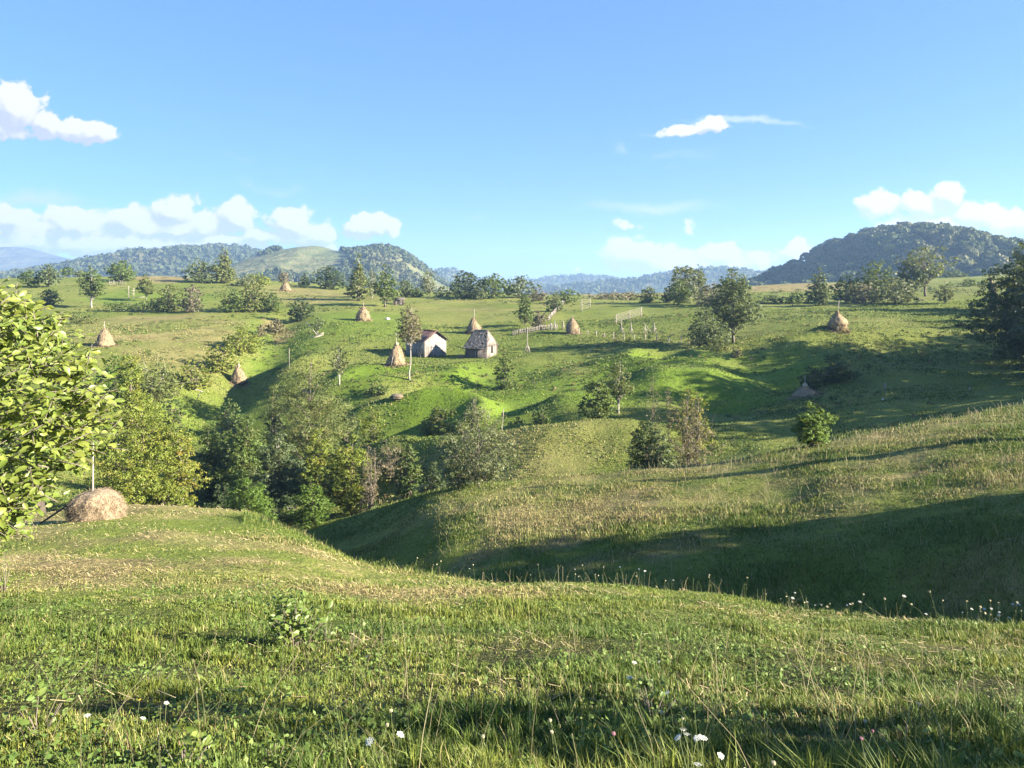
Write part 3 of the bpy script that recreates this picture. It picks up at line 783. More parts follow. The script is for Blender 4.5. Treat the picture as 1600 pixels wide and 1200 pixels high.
T('second bare thin stem beside the pale sapling', 1045, 722, 596, 16, 'column', 'brown', G_GUL, cb=.5, d=48.5, dens=.03, twig=.15, wood=.18)
B('leaning green shrub right of the shingled hut', 789, 607, 549, 36, 'mid', G_MDW, dens=.9)
T('pollarded tree with a squarish crown on a tall bare trunk beside the barn', 640, 594, 473, 46, 'column', 'brown', G_MDW, cb=.52, clump=.33, dens=.8, barkm=m_bark_pale, wood=.62)
T('small tree with a knobbly pale trunk on the slope left of the barn', 530, 602, 533, 30, 'round', 'olive', G_MDW, cb=.28, dens=.55, barkm=m_bark_pale)
B('dark bush on the bank below the big conical haystack', 588, 618, 590, 34, 'mid', G_MDW)
B('small bush with yellow leaves in the hollow, left one', 583, 664, 632, 38, 'yellow', G_GUL, d=80, dens=.7)
B('dark shrub with a yellow crown in the shaded hollow', 690, 690, 632, 60, 'mid', G_GUL, d=79)
B('yellow bush top beside the dark shrub in the hollow', 683, 660, 630, 30, 'gold', G_GUL, d=81)
B('white-flecked silvery shrub behind the sparse grey tree', 738, 668, 621, 36, 'silver', G_GUL, d=77, dens=.6)
B('small upright dark bush on the edge of the shaded hollow', 845, 667, 630, 26, 'mid', G_MDW, d=73)
B('low green bush in the middle of the hollow', 808, 672, 650, 30, 'mid', G_MDW, d=74)
T('sparse grey-leaved tree on the flank of the near ridge', 748, 788, 628, 122, 'round', 'silver', G_MDW, cb=.10, d=43, dens=.42, leaf=.10, clump=.22, twig=1.5, wood=.8)
B('tall leafy shrub at the foot of the sparse grey-leaved tree', 716, 790, 690, 60, 'grey', G_MDW, d=44, dens=.5, leaf=.1)
# --- the wooded gully on the left
T('big light-olive tree rising out of the gully, tallest in the valley', 482, 770, 543, 122, 'egg', 'olive', G_GUL, cb=.16, d=73, clump=.22, dens=1.3, leaf=.12)
T('yellow-green tree behind the cut haystack, tallest of its clump', 202, 800, 548, 96, 'egg', 'yellow', G_GUL, cb=.05, d=62, leaf=.14)
T('bushy yellow-green tree right behind the cut haystack', 226, 800, 605, 136, 'egg', 'yellow', G_GUL, cb=.02, d=55, leaf=.135, dens=1.5)
T('tree turning orange at the right end of the yellow-green clump', 284, 795, 668, 48, 'round', 'gold', G_GUL, cb=.08, d=57, leaf=.12, barkm=m_bark_pale)
T('dark tree directly right of the tree turning orange', 328, 790, 655, 76, 'egg', 'mid', G_GUL, cb=.03, d=67, leaf=.12)
T('dark green tree with a pale top deep in the gully', 385, 800, 645, 92, 'egg', 'mid', G_GUL, cb=.03, d=66, leaf=.14)
T('drooping grey-green willow with a pale trunk in the gully', 436, 802, 668, 72, 'egg', 'grey', G_GUL, cb=.16, d=62, leaf=.13, barkm=m_bark_pale)
T('yellow-green tree at the right side of the gully, lit from the right', 548, 798, 676, 88, 'egg', 'yellow', G_GUL, cb=.08, d=60, leaf=.13)
T('green tree behind the conical shrub in the gully', 498, 770, 662, 70, 'egg', 'yellow', G_GUL, cb=.05, d=66, leaf=.14)
B('bright conical shrub at the mouth of the gully', 487, 808, 742, 54, 'bright', G_GUL, d=54, env='egg', leaf=.10)
B('rounded shrub on the near lip of the gully', 388, 806, 740, 84, 'bright', G_GUL, d=52, leaf=.10)
B('brown reedy stems beside the yellow-green tree', 578, 798, 692, 34, 'brown', G_GUL, d=58, dens=.3, twig=2, stems=9, leaf=.1)
B('rusty thorn scrub on the brown bank', 612, 760, 690, 80, 'brown', G_GUL, d=67, dens=.5, twig=1)
B('narrow dark shrub in front of the brown bank', 640, 770, 692, 44, 'mid', G_GUL, d=60, leaf=.12)
B('low dark shrub by the white stone on the brown bank', 678, 764, 718, 40, 'dark', G_GUL, d=58, leaf=.12)
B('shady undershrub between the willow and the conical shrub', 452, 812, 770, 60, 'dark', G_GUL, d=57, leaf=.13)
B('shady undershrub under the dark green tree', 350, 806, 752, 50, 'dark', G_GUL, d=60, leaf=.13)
B('bush in front of the orange-turning tree', 262, 798, 745, 66, 'yellow', G_GUL, d=54, leaf=.11)
B('dark bush left of the big light-olive tree', 430, 720, 600, 46, 'mid', G_GUL, d=80, leaf=.16)
B('scrub of dark leaves right of the big light-olive tree', 545, 720, 640, 40, 'dark', G_GUL, d=79, leaf=.15)
B('brown-green scrub under the big light-olive tree', 520, 745, 690, 70, 'olive', G_GUL, d=70, leaf=.14)
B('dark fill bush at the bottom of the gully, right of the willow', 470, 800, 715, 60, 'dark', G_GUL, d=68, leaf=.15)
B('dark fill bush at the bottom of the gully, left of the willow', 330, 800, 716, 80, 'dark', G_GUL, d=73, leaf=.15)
B('bright bush on the upper edge of the gully, above the yellow-green clump', 187, 622, 552, 62, 'bright', G_HB)
B('olive bush with pale twigs on the ditch', 248, 620, 566, 74, 'olive', G_HB, twig=.6, barkm=m_bark_pale)
B('dark fine-leaved bush below the white poles', 268, 655, 610, 44, 'mid', G_HB, d=93)
B('yellow-sided bush on the ditch left of the shaded haystack', 302, 606, 560, 50, 'yellow', G_HB)
B('round bush on the ditch, second below the long dark bush', 343, 581, 536, 48, 'yellow', G_HB)
B('long dark bush at the head of the ditch', 378, 552, 507, 64, 'yellow', G_HB)
B('small upright bush in the gully below the white poles', 360, 658, 621, 36, 'mid', G_HB, d=97)
B('feathery pale bush over the shaded slope', 372, 690, 648, 60, 'grey', G_GUL, d=82)
B('green bush at the left frame edge behind the big-leaved branch', 30, 560, 470, 60, 'mid', G_MDW, d=118)
B('low scrub on the meadow by the left haystack', 110, 500, 485, 40, 'olive', G_MDW, dens=.6)
B('dark bush below the broken fence on the left meadow', 232, 620, 575, 60, 'olive', G_HB, d=100)
B('low fuzzy scrub on the left meadow edge, above the left haystack', 130, 505, 488, 44, 'olive', G_MDW, dens=.5)
# --- a clipped-looking hedge
def hedge():
    SEED[0] += 1; r_ = np.random.default_rng(SEED[0])
    x, y, z = hit(205, 487); n = 900; Lh = 86 / F * y; hh = 17 / F * y
    base = r_.uniform(-.5, .5, n); c = np.stack([base * Lh, r_.normal(size=n) * .7, np.zeros(n)], 1)
    top = hh * (.85 + .5 * vnoise(base * 9, base * 0, 3))
    c[:, 2] = top * r_.random(n) ** .6
    V, Fq = leaf_quads(c, r_.normal(size=(n, 3)) + np.array([.3, -.4, .6]), .42 * r_.uniform(.7, 1.3, n), r_)
    t = thing('hedge', (x, y, z), 'long low hedge across the left meadow in front of the rail pen', 'hedge')
    link('foliage', mesh_data('foliage', V, Fq, LM['mid']), t)
    mb = MB()
    for k in range(22):
        q = r_.uniform(-.5, .5) * Lh; mb.bar((q, 0, -.1), (q + r_.normal() * .2, r_.normal() * .2, hh * .8), .04, 5)
    mb.build('stems', m_bark, t)
hedge()
# --- tall trees to the right of the view; they stand between the sun and the gully
G_OFF = 'tall trees on the right-hand bank'
def shade_tree(x, y, h, w, env, lm, label, **kw):
    SEED[0] += 1; r_ = np.random.default_rng(SEED[0])
    z = Hs(x, y)
    mb, V, Fq = plant_meshes(h, w, 60, env, r_, leaf=.30, **kw)
    t = thing('tree', (x, y, z), label, 'tree', G_OFF)
    mb.build('trunk', m_bark, t, True); link('crown', mesh_data('crown', V, Fq, LM[lm]), t)
# ------------------------------------------------------------------ haystacks
def hay_mat(name, c1, c2, c3):
    m, g, out = new_mat(name); co = obj_co(g)
    n = g.noise(g.scalev(co, (9, 9, 3.5)), 1.0, 5, .7, 1.0); n2 = g.noise(co, 1.4, 3)
    c = g.mix(g.ramp(n, .35, .65), c1, c2); c = g.mix(g.ramp(n2, .4, .7, 0, .7), c, c3)
    principled(g, out, c, .95, n, .8, .08, .1)
    return m
m_hay = hay_mat('hay', (.185, .138, .082), (.30, .232, .140), (.22, .16, .10))
m_hay_pale = hay_mat('pale_hay', (.185, .14, .09), (.34, .27, .18), (.25, .185, .12))
m_straw = hay_mat('straw', (.36, .29, .17), (.50, .42, .27), (.3, .22, .12))
m_pole = wood_mat('grey_pole_wood', (.22, .19, .15), (.34, .305, .255), 'Z', 12)
m_board = wood_mat('weathered_boards', (.175, .152, .132), (.375, .335, .30), 'Z', 7)
m_board_x = wood_mat('weathered_shaded_logs', (.085, .072, .062), (.16, .14, .122), 'X', 7)  # shade of the hut's front wall is put into this darker log tone
m_picket = wood_mat('grey_pickets', (.15, .132, .108), (.25, .225, .19), 'Z', 10)
m_hut = wood_mat('hut_boards', (.15, .125, .105), (.28, .245, .21), 'Z', 7)  # paler than the logs, the gable's sunlight put into the tone
m_dark = wood_mat('painted_interior_shade', (.012, .010, .009), (.02, .017, .015))  # darkness of the hut's inside as a colour
PROF = {'bell': [(0, .86), (.10, 1.0), (.3, .94), (.55, .72), (.78, .42), (.92, .19), (1, .05)],
        'dome': [(0, .93), (.15, 1.0), (.45, .93), (.7, .72), (.88, .42), (.97, .18), (1, .04)],
        'cone': [(0, .90), (.08, 1.0), (.35, .82), (.6, .58), (.82, .30), (.95, .12), (1, .04)],
        'onion': [(0, .80), (.12, .96), (.35, 1.0), (.55, .84), (.72, .52), (.88, .24), (1, .05)]}
def hay_body(R, h, prof, seed, amp=.07, nz=26, na=44, squash=None):
    r_ = np.random.default_rng(seed)
    t = np.linspace(0, 1, nz); pr = pchip([p[0] for p in PROF[prof]], [p[1] for p in PROF[prof]], t)
    a = np.arange(na) * 2 * math.pi / na
    A, Tt = np.meshgrid(a, t)
    rad = R * pr[:, None] * (1 + amp * 1.4 * np.sin(A + r_.uniform(0, 6)) * .5 + amp * 2 * vnoise(np.cos(A) * 2.2 + 5 + seed, np.sin(A) * 2.2 + Tt * 3, seed) + amp * 1.2 * vnoise(np.cos(A) * 7, np.sin(A) * 7 + Tt * 9, seed + 3))
    X = np.cos(A) * rad; Y = np.sin(A) * rad; Z = Tt * h * (1 + .0 * A) - .1 * (Tt < .01)
    if squash is not None: X, Y, Z = squash(X, Y, Z)
    v = np.stack([X, Y, Z], 2).reshape(-1, 3)
    f = [(i*na+j, i*na+(j+1) % na, (i+1)*na+(j+1) % na, (i+1)*na+j) for i in range(nz-1) for j in range(na)]
    v = np.vstack([v, v[-na:].mean(0)]); f3 = [((nz-1)*na+j, (nz-1)*na+(j+1) % na, len(v)-1) for j in range(na)]
    return v, f, f3
def straw_fuzz(v, n, ln, wd, seed, down=1.0):
    """loose stalks combed down over the heap"""
    r_ = np.random.default_rng(seed); k = r_.integers(0, len(v), n); p = v[k] + r_.normal(size=(n, 3)) * ln * .25
    out = p * np.array([1, 1, 0]); out /= np.linalg.norm(out, axis=1)[:, None] + 1e-6
    dr = np.array([0, 0, -1.]) * down + out * .45 + r_.normal(size=(n, 3)) * .45; dr /= np.linalg.norm(dr, axis=1)[:, None]
    sd = np.cross(dr, out + r_.normal(size=(n, 3)) * .3); sd /= np.linalg.norm(sd, axis=1)[:, None] + 1e-6
    l = ln * r_.uniform(.5, 1.3, n)[:, None]; p = p + out * ln * .08
    p[:, 2] = np.maximum(p[:, 2], .02)
    q = np.stack([p - sd * wd, p + sd * wd, p + dr * l + sd * wd * .3, p + dr * l - sd * wd * .3], 1).reshape(-1, 3)
    q[:, 2] = np.maximum(q[:, 2], .0)
    return q, np.arange(n * 4).reshape(n, 4)
def haystack(label, u, vb, vt, w, vpole, prof='bell', d=None, seed=1, lean=.0, mat=None, props=0, cap=False):
    if d is None: x, y, z = hit(u, vb)
    else:
        x, y = px2xy(u, d); z = Hs(x, y)
    h = ZC + (VH - vt) / F * y - z; R = w / 2 * y / F; hp = ZC + (VH - vpole) / F * y - z
    t = thing('haystack', (x, y, z), label, 'haystack', 'haystacks')
    rs = np.random.default_rng(seed * 7); lx, ly = rs.normal(size=2) * .05 * h; sg = rs.uniform(-.12, .12)
    v, f, f3 = hay_body(R, h, prof, seed, .11, squash=lambda X, Y, Z: (X * (1 + sg * np.sin(Z / h * 5)) + lx * (Z / h) ** 2, Y + ly * (Z / h) ** 2, Z))
    mb = MB(); mb.add(v, f, f3); q, fq = straw_fuzz(v, 700, .35, max(.012, .00022 * y), seed + 5)
    mb.add(q, fq); ns = 260; aa = rs.uniform(0, 6.28, ns); rq = R * (1 + .55 * rs.random(ns) ** 2); px_, py_ = np.cos(aa) * rq, np.sin(aa) * rq; pz_ = H(px_ + x, py_ + y) - z + .05
    P_ = np.stack([px_, py_, pz_], 1); a2 = rs.uniform(0, 6.28, ns); ax_ = np.stack([np.cos(a2), np.sin(a2), rs.normal(size=ns) * .2], 1) * .22; sx_ = np.stack([-np.sin(a2), np.cos(a2), np.full(ns, .6)], 1) * max(.02, .0003 * y)
    mb.add(np.stack([P_ - ax_ - sx_, P_ + ax_ - sx_, P_ + ax_ + sx_, P_ - ax_ + sx_], 1).reshape(-1, 3), np.arange(ns * 4).reshape(ns, 4)); mb.build('hay', mat or m_hay, t, False)
    p = MB(); p.tube([(0, 0, 0), (lean * .5, 0, h * .9), (lean, 0, hp)], [.06, .055, .04], 7); p.build('pole', m_pole, t)
    if cap:
        c = MB(); cv, cf, c3 = hay_body(R * .2, .35, 'dome', seed + 2); cv[:, 2] += h * .95; c.add(cv, cf, c3); c.build('cap', m_straw, t)
    for k in range(props):
        a = 1.9 + k * 2.4; s = MB(); s.bar((math.cos(a) * R * 1.25, -abs(math.sin(a)) * R * 1.25, -.05), (math.cos(a) * R * .75, -abs(math.sin(a)) * R * .8, h * .45), .05); s.build('prop_stick', m_pole, t)
    return t
haystack('haystack low on the left meadow, nearest to the big-leaved branch', 163, 540, 513, 28, 502, 'cone', seed=11)
haystack('dark haystack with a pale tip in the shaded ditch', 373, 599, 571, 22, 565, 'bell', seed=12, cap=True)
haystack('slim haystack on the green slope above the barn, short pole', 568, 501, 479, 19, 472, 'dome', seed=13)
haystack('smallest haystack, up by the rim trees above the ditch', 447, 459, 441, 19, 434, 'cone', seed=14, d=232)
haystack('big conical haystack beside the barn and the pollarded tree', 620, 569, 537, 31, 520, 'cone', seed=15, lean=-.1, props=1, cap=True)
haystack('haystack just behind the shingled hut, with a tall pole', 741, 520, 496, 23, 483, 'cone', seed=16)
haystack('haystack inside the fenced plot with the drying racks', 895, 521, 497, 19, 493, 'dome', seed=17, props=2)
haystack('haystack alone on the sunlit right meadow, with a long tilted pole', 1308, 515, 486, 27, 469, 'onion', seed=18, lean=.25, props=2)
haystack('haystack in deep shade behind the bright round bush', 1258, 642, 603, 42, 587, 'cone', seed=19, d=76, cap=True)
haystack('haystack at the edge of the shaded wood on the far right', 1553, 470, 430, 15, 414, 'cone', d=124, seed=20)

def cut_haystack():
    x, y, z = hit(150, 811); d = y
    s = d / F; w = 82 * s; h = 44 * s
    t = thing('haystack', (x, y, z), 'low cut-down remnant of a pale haystack on the near knoll, its pole bare', 'haystack', 'haystacks')
    def sq(X, Y, Z):
        Z = Z * (1 - .28 * np.clip(X / (w / 2), -1, 1) * 0 - .22 * sstep(-.1 * w, -.5 * w, X)) 
        Z = Z + .03 * h * np.sin(X * 7 / w * 2)
        return X, Y * .8, Z
    PROF['slump'] = [(0, .93), (.15, 1.0), (.5, .99), (.75, .90), (.9, .70), (.975, .42), (1, .08)]
    v, f, f3 = hay_body(w / 2, h, 'slump', 31, .10, 40, 70, sq)
    mb = MB(); mb.add(v, f, f3); q, fq = straw_fuzz(v, 8000, .10, .0035, 32, .5); mb.add(q, fq); mb.build('hay', m_hay_pale, t)
    p = MB(); p.tube([(-.05 * w, 0, 0), (-.06 * w, 0, h), (-.055 * w, 0, 126 * s)], [.028, .026, .018], 8); p.build('pole', m_pole, t)
    st = MB(); st.bar((-.95 * w, -.3, -.05), (-.42 * w, -.1, h * .62), .03, 7); st.build('prop_stick', m_bark_dark, t)
cut_haystack()

# ------------------------------------------------------------------ barn and hut
def frame_of(x, y, z, yaw):
    c, s = math.cos(yaw), math.sin(yaw)
    return lambda v: np.stack([v[:, 0] * c - v[:, 1] * s, v[:, 0] * s + v[:, 1] * c, v[:, 2]], 1)
def boards(mb, p0, p1, z0, ztop, n, th, r_, gap=.012, out=(0, -1)):
    """a run of upright boards from p0 to p1 (plan), ztop may follow the gable"""
    p0 = np.array(p0, float); p1 = np.array(p1, float); ex = (p1 - p0); Ln = np.linalg.norm(ex); ex /= Ln
    o = np.array(out, float)
    for k in range(n):
        a = Ln * k / n + gap / 2; b = Ln * (k + 1) / n - gap / 2; j = r_.uniform(-.012, .012); zb = z0 + r_.uniform(0, .12)
        A = p0 + ex * a + o * (j); B = p0 + ex * b + o * (j); A2 = A + o * th; B2 = B + o * th
        za, zb2 = ztop(a / Ln), ztop(b / Ln)
        v = [(*A, zb), (*B, zb), (*B2, zb), (*A2, zb), (*A, za), (*B, zb2), (*B2, zb2), (*A2, za)]
        mb.add(v, [(0,3,2,1),(4,5,6,7),(0,1,5,4),(1,2,6,5),(2,3,7,6),(3,0,4,7)])
def barn():
    r_ = np.random.default_rng(61)
    x, y = px2xy(663, 118.6); z = Hs(x, y)
    W, Ln, hw, hr = 4.05, 4.9, 2.75, 4.0
    t = thing('barn', (x, y, z - .05), 'tall plank barn with a rusty brown gable roof', 'barn'); yaw = math.radians(41); t.rotation_euler = (0, 0, yaw)
    # local frame: the gable lies along +x from the origin, the barn runs back along +y
    mb = MB(); boards(mb, (0, 0), (W, 0), -.3, lambda q: hw + (hr - hw) * (1 - abs(2 * q - 1)) - .06, 19, .04, r_, .02, (0, -1)); mb.build('gable_wall', m_board, t)
    mb = MB(); boards(mb, (0, .02), (0, Ln), -.3, lambda q: hw - .02, 21, .04, r_, .03, (-1, 0)); mb.build('side_wall', m_board, t)
    mb = MB(); boards(mb, (W, .02), (W, Ln), -.3, lambda q: hw - .02, 21, .04, r_, .03, (1, 0)); mb.build('side_wall', m_board, t)
    mb = MB(); boards(mb, (0, Ln + .05), (W, Ln + .05), -.3, lambda q: hw + (hr - hw) * (1 - abs(2 * q - 1)) - .06, 19, .04, r_, .02, (0, 1)); mb.build('gable_wall', m_board, t)
    fr = MB()
    for (a, b) in ((.08, .08), (W - .08, .08), (.08, Ln - .08), (W - .08, Ln - .08), (W / 2, .08)): fr.box((a - .07, b - .07, -.3), (a + .07, b + .07, hw - .1))
    for zz in (.15, 1.4): fr.box((.1, .03, zz), (W - .1, .1, zz + .12))
    fr.box((.01, .12, -.25), (W - .01, Ln - .05, -.18)); fr.build('timber_frame', m_bark_dark, t)
    m, g, out = new_mat('rusty_roof'); co = obj_co(g); n = g.noise(co, 1.3, 4); wv = g.noise(g.scalev(co, (.6, 9, .6)), 1, 3)
    c = g.mix(g.ramp(n, .35, .65), (.115, .062, .048), (.19, .115, .09)); c = g.mix(g.ramp(wv, .45, .7, 0, .6), c, (.08, .05, .042)); principled(g, out, c, .75, wv, .6, .03, .3)
    rf = MB(); ov = .32; nseg = 26
    for sgn in (-1, 1):
        e0 = W / 2 + sgn * (W / 2 + ov); ze = hw - (hr - hw) / (W / 2) * ov + .03; zr = hr + .03
        ys = np.linspace(-.38, Ln + .3, nseg + 1); v = []
        for k, q in enumerate(ys):
            dz = .022 * (k % 2)
            v += [(e0, q, ze + dz), (W / 2 + sgn * .005, q, zr + dz), (e0, q, ze + dz - .05), (W / 2 + sgn * .005, q, zr + dz - .05)]
        f = []
        for k in range(nseg):
            a = 4 * k; b = a + 4; f += [(a, a+1, b+1, b), (a+2, b+2, b+3, a+3), (a, b, b+2, a+2), (a+1, a+3, b+3, b+1)]
        f += [(0, 2, 3, 1), (4*nseg, 4*nseg+1, 4*nseg+3, 4*nseg+2)]
        rf.add(v, f)
    ro = rf.build('roof', m, t)
    rc = MB(); rc.box((W / 2 - .16, -.36, hr + .05), (W / 2 + .16, Ln + .28, hr + .10)); rc.build('ridge_cap', m, ro)
    bb = MB()
    for sgn in (-1, 1):
        e = W / 2 + sgn * (W / 2 + ov - .02); bb.tube([(e, -.42, hw - .24), (W / 2, -.42, hr - .03)], .05, 4)
    bb.build('barge_board', m_bark_dark, ro)
    dr = MB(); boards(dr, (W * .30, -.065), (W * .72, -.065), -.1, lambda q: 1.95, 6, .035, r_, .012, (0, -1)); dr.box((W * .31, -.125, .35), (W * .71, -.103, .47)); dr.box((W * .31, -.125, 1.5), (W * .71, -.103, 1.62)); dr.build('door', m_board, t)
    for k in range(5):
        pr = MB(); q = .5 + k * .42; pr.bar((-.45 - .1 * (k % 2), q, -.1), (-.08, q + r_.uniform(-.2, .2), r_.uniform(1.0, 2.1)), .05, 5); pr.build('plank', m_pole, t)
barn()
def hut():
    r_ = np.random.default_rng(62)
    x, y, z = hit(760, 560)
    W, Dp, hw, hr = 3.4, 3.3, 1.75, 4.1
    yaw = math.radians(-25)
    t = thing('hut', (x, y, z - .1), 'low log hut under a steep ragged shingle roof', 'hut'); t.rotation_euler = (0, 0, yaw)
    # local: front wall runs along -x from the origin corner; the right gable runs back along +y
    fw = MB(); n = 9
    for k in range(n):
        a, b = -.2 + (hw + .2) * k / n, -.2 + (hw + .2) * (k + 1) / n - .012
        fw.tube([(-W - .12, 0, (a + b) / 2), (.12, 0, (a + b) / 2)], (b - a) / 2, 7)
    fw.build('log_wall', m_board_x, t)
    bk = MB()
    for k in range(n):
        a, b = -.2 + (hw + .2) * k / n, -.2 + (hw + .2) * (k + 1) / n - .012
        bk.tube([(-W - .12, Dp, (a + b) / 2), (.12, Dp, (a + b) / 2)], (b - a) / 2, 7)
    bk.build('log_wall', m_board_x, t)
    g1 = MB(); boards(g1, (0, .12), (0, Dp * .42), -.2, lambda q: hw + .02, 5, .06, r_, .015, (1, 0)); boards(g1, (0, Dp * .42), (0, Dp * .62), -.2, lambda q: .75, 2, .06, r_, .015, (1, 0))
    boards(g1, (0, Dp * .62), (0, Dp - .12), -.2, lambda q: hw + .02, 5, .06, r_, .015, (1, 0))
    boards(g1, (0, .02), (0, Dp - .02), hw + .0, lambda q: hw + .05 + (hr - hw) * .46 * min(1, 2.1 * (1 - abs(2 * q - 1))), 14, .06, r_, .012, (1, 0)); gw = g1.build('gable_wall', m_hut, t)
    w_ = MB(); w_.box((-.10, Dp * .40, .7), (-.06, Dp * .64, hw + .1)); w_.build('dark_window_panel', m_dark, gw)  # solid near-black panel, the unlit inside put into its colour
    g2 = MB(); boards(g2, (-W, .12), (-W, Dp - .12), -.2, lambda q: hw + .05 + (hr - hw) * .46 * min(1, 2.1 * (1 - abs(2 * q - 1))), 14, .06, r_, .012, (-1, 0)); g2.build('gable_wall', m_hut, t)
    d_ = MB(); boards(d_, (-W * .42, -.13), (-W * .18, -.13), -.1, lambda q: 1.45, 4, .05, r_, .01, (0, -1)); d_.build('door', m_hut, t)
    bp = MB(); bp.bar((-W * .5, -.2, -.1), (-W * .5, -.16, 1.35), .06); bp.build('corner_post', m_pole, t)
    # shingle roof: rows of small overlapping boards on two long slopes and two hips
    m, g, out = new_mat('old_shingles'); rr = g.new('ShaderNodeNewGeometry').outputs['Random Per Island']; co = obj_co(g)
    c = g.mix(rr, (.17, .15, .13), (.29, .262, .235)); c = g.mix(g.ramp(g.noise(co, 1.1, 3), .5, .7, 0, .7), c, (.12, .11, .07)); principled(g, out, c, .95, g.noise(co, 12, 3), .5, .02, .1)
    rf = MB(); ov = .42; core = MB()
    ex0, ex1, ey0, ey1 = -W - .38, .38, -ov, Dp + ov; rx0, rx1, ry = -W * .93, -W * .07, Dp / 2; ze = hw - .28
    cs = np.array([(ex0, ey0, ze), (ex1, ey0, ze), (ex1, ey1, ze), (ex0, ey1, ze), (rx0, ry, hr), (rx1, ry, hr)]) 
    hipz = hw + (hr - hw) * .42
    def slope(a, b, c_, d_):   # a,b eave corners, c_,d_ top corners (d_ above a)
        a, b, c_, d_ = map(np.array, (a, b, c_, d_)); nrm = np.cross(b - a, d_ - a); nrm /= np.linalg.norm(nrm)
        core.add([a - nrm * .05, b - nrm * .05, c_ - nrm * .05, d_ - nrm * .05, a - nrm * .09, b - nrm * .09, c_ - nrm * .09, d_ - nrm * .09], [(0,1,2,3),(7,6,5,4),(0,4,5,1),(1,5,6,2),(2,6,7,3),(3,7,4,0)])
        H_ = np.linalg.norm((d_ + c_ - a - b) / 2); rows = max(3, int(H_ / .24))
        for i in range(rows):
            t0 = i / rows; t1 = min(1.04, t0 + 1.6 / rows)
            p0 = a + (d_ - a) * t0; q0 = b + (c_ - b) * t0; p1 = a + (d_ - a) * t1; q1 = b + (c_ - b) * t1
            nn = max(2, int(np.linalg.norm(q0 - p0) / .15))
            for j in range(nn):
                if r_.random() < .05: continue
                f0, f1 = j / nn, (j + .93) / nn; dp = r_.uniform(-.05, .03)
                lo_a = p0 + (q0 - p0) * f0 + (a - d_) / H_ * dp; lo_b = p0 + (q0 - p0) * f1 + (a - d_) / H_ * (dp + r_.uniform(-.02, .02)); hi_b = p1 + (q1 - p1) * f1; hi_a = p1 + (q1 - p1) * f0
                up = nrm * (.05 + r_.uniform(0, .03)); lo = nrm * .0
                v = [lo_a + up, lo_b + up, hi_b + lo, hi_a + lo, lo_a + up - nrm * .03, lo_b + up - nrm * .03, hi_b + lo - nrm * .03, hi_a + lo - nrm * .03]
                rf.add(v, [(0,1,2,3),(7,6,5,4),(0,4,5,1),(1,5,6,2),(2,6,7,3),(3,7,4,0)])
    kx = .62
    A_, B_, C_, D_ = (ex0, ey0, ze), (ex1, ey0, ze), (ex1, ey1, ze), (ex0, ey1, ze)
    R0, R1 = (rx0 + .35, ry, hr), (rx1 - .35, ry, hr)
    slope(A_, B_, R1, R0); slope(C_, D_, R0, R1)
    # half hips
    hy = (hipz - ze) / (hr - ze); hl = lambda e, top: tuple(np.array(e) + (np.array(top) - np.array(e)) * hy)
    slope(hl(B_, R1), hl(C_, R1), R1, R1); slope(hl(D_, R0), hl(A_, R0), R0, R0)
    ro = rf.build('roof', m, t); core.build('roof_boarding', m_bark_dark, ro)
hut()
def shelter():
    x, y, z = hit(622, 477)
    k = y / F
    t = thing('shelter', (x, y, z), 'tumbledown open log shelter on the slope below the forked tree', 'shelter')
    for (a, b, hh) in ((-7, 0, 8), (7, 0, 10), (-6, 12, 9), (7, 12, 10)):
        p = MB(); p.bar((a * k, b * k, -.2), (a * k * 1.05, b * k, hh * k), .16); p.build('post', m_bark_dark, t)
    r = MB()
    for j in range(6): r.box((-9 * k, (-2 + j * 2.8) * k, (8.6 + j * .45) * k), (9.5 * k, (.6 + j * 2.8) * k, (9.3 + j * .45) * k))
    r.build('roof', m_board_x, t)
    w = MB()
    for j in range(4): w.tube([(-7 * k, .3 * k, (1 + 1.8 * j) * k), (-1.5 * k, .2 * k, (1 + 1.8 * j) * k)], .9 * k, 7)
    w.build('log_wall', m_board_x, t); w = MB()
    for j in range(5): w.tube([(-7 * k, 12 * k, (1 + 1.8 * j) * k), (7 * k, 12 * k, (1 + 1.8 * j) * k)], .9 * k, 7)
    w.build('log_wall', m_board_x, t)
    p = MB(); p.box((2 * k, -.5 * k, 0), (6.5 * k, .6 * k, 3 * k)); p.build('plank_stack', m_board, t)
shelter()

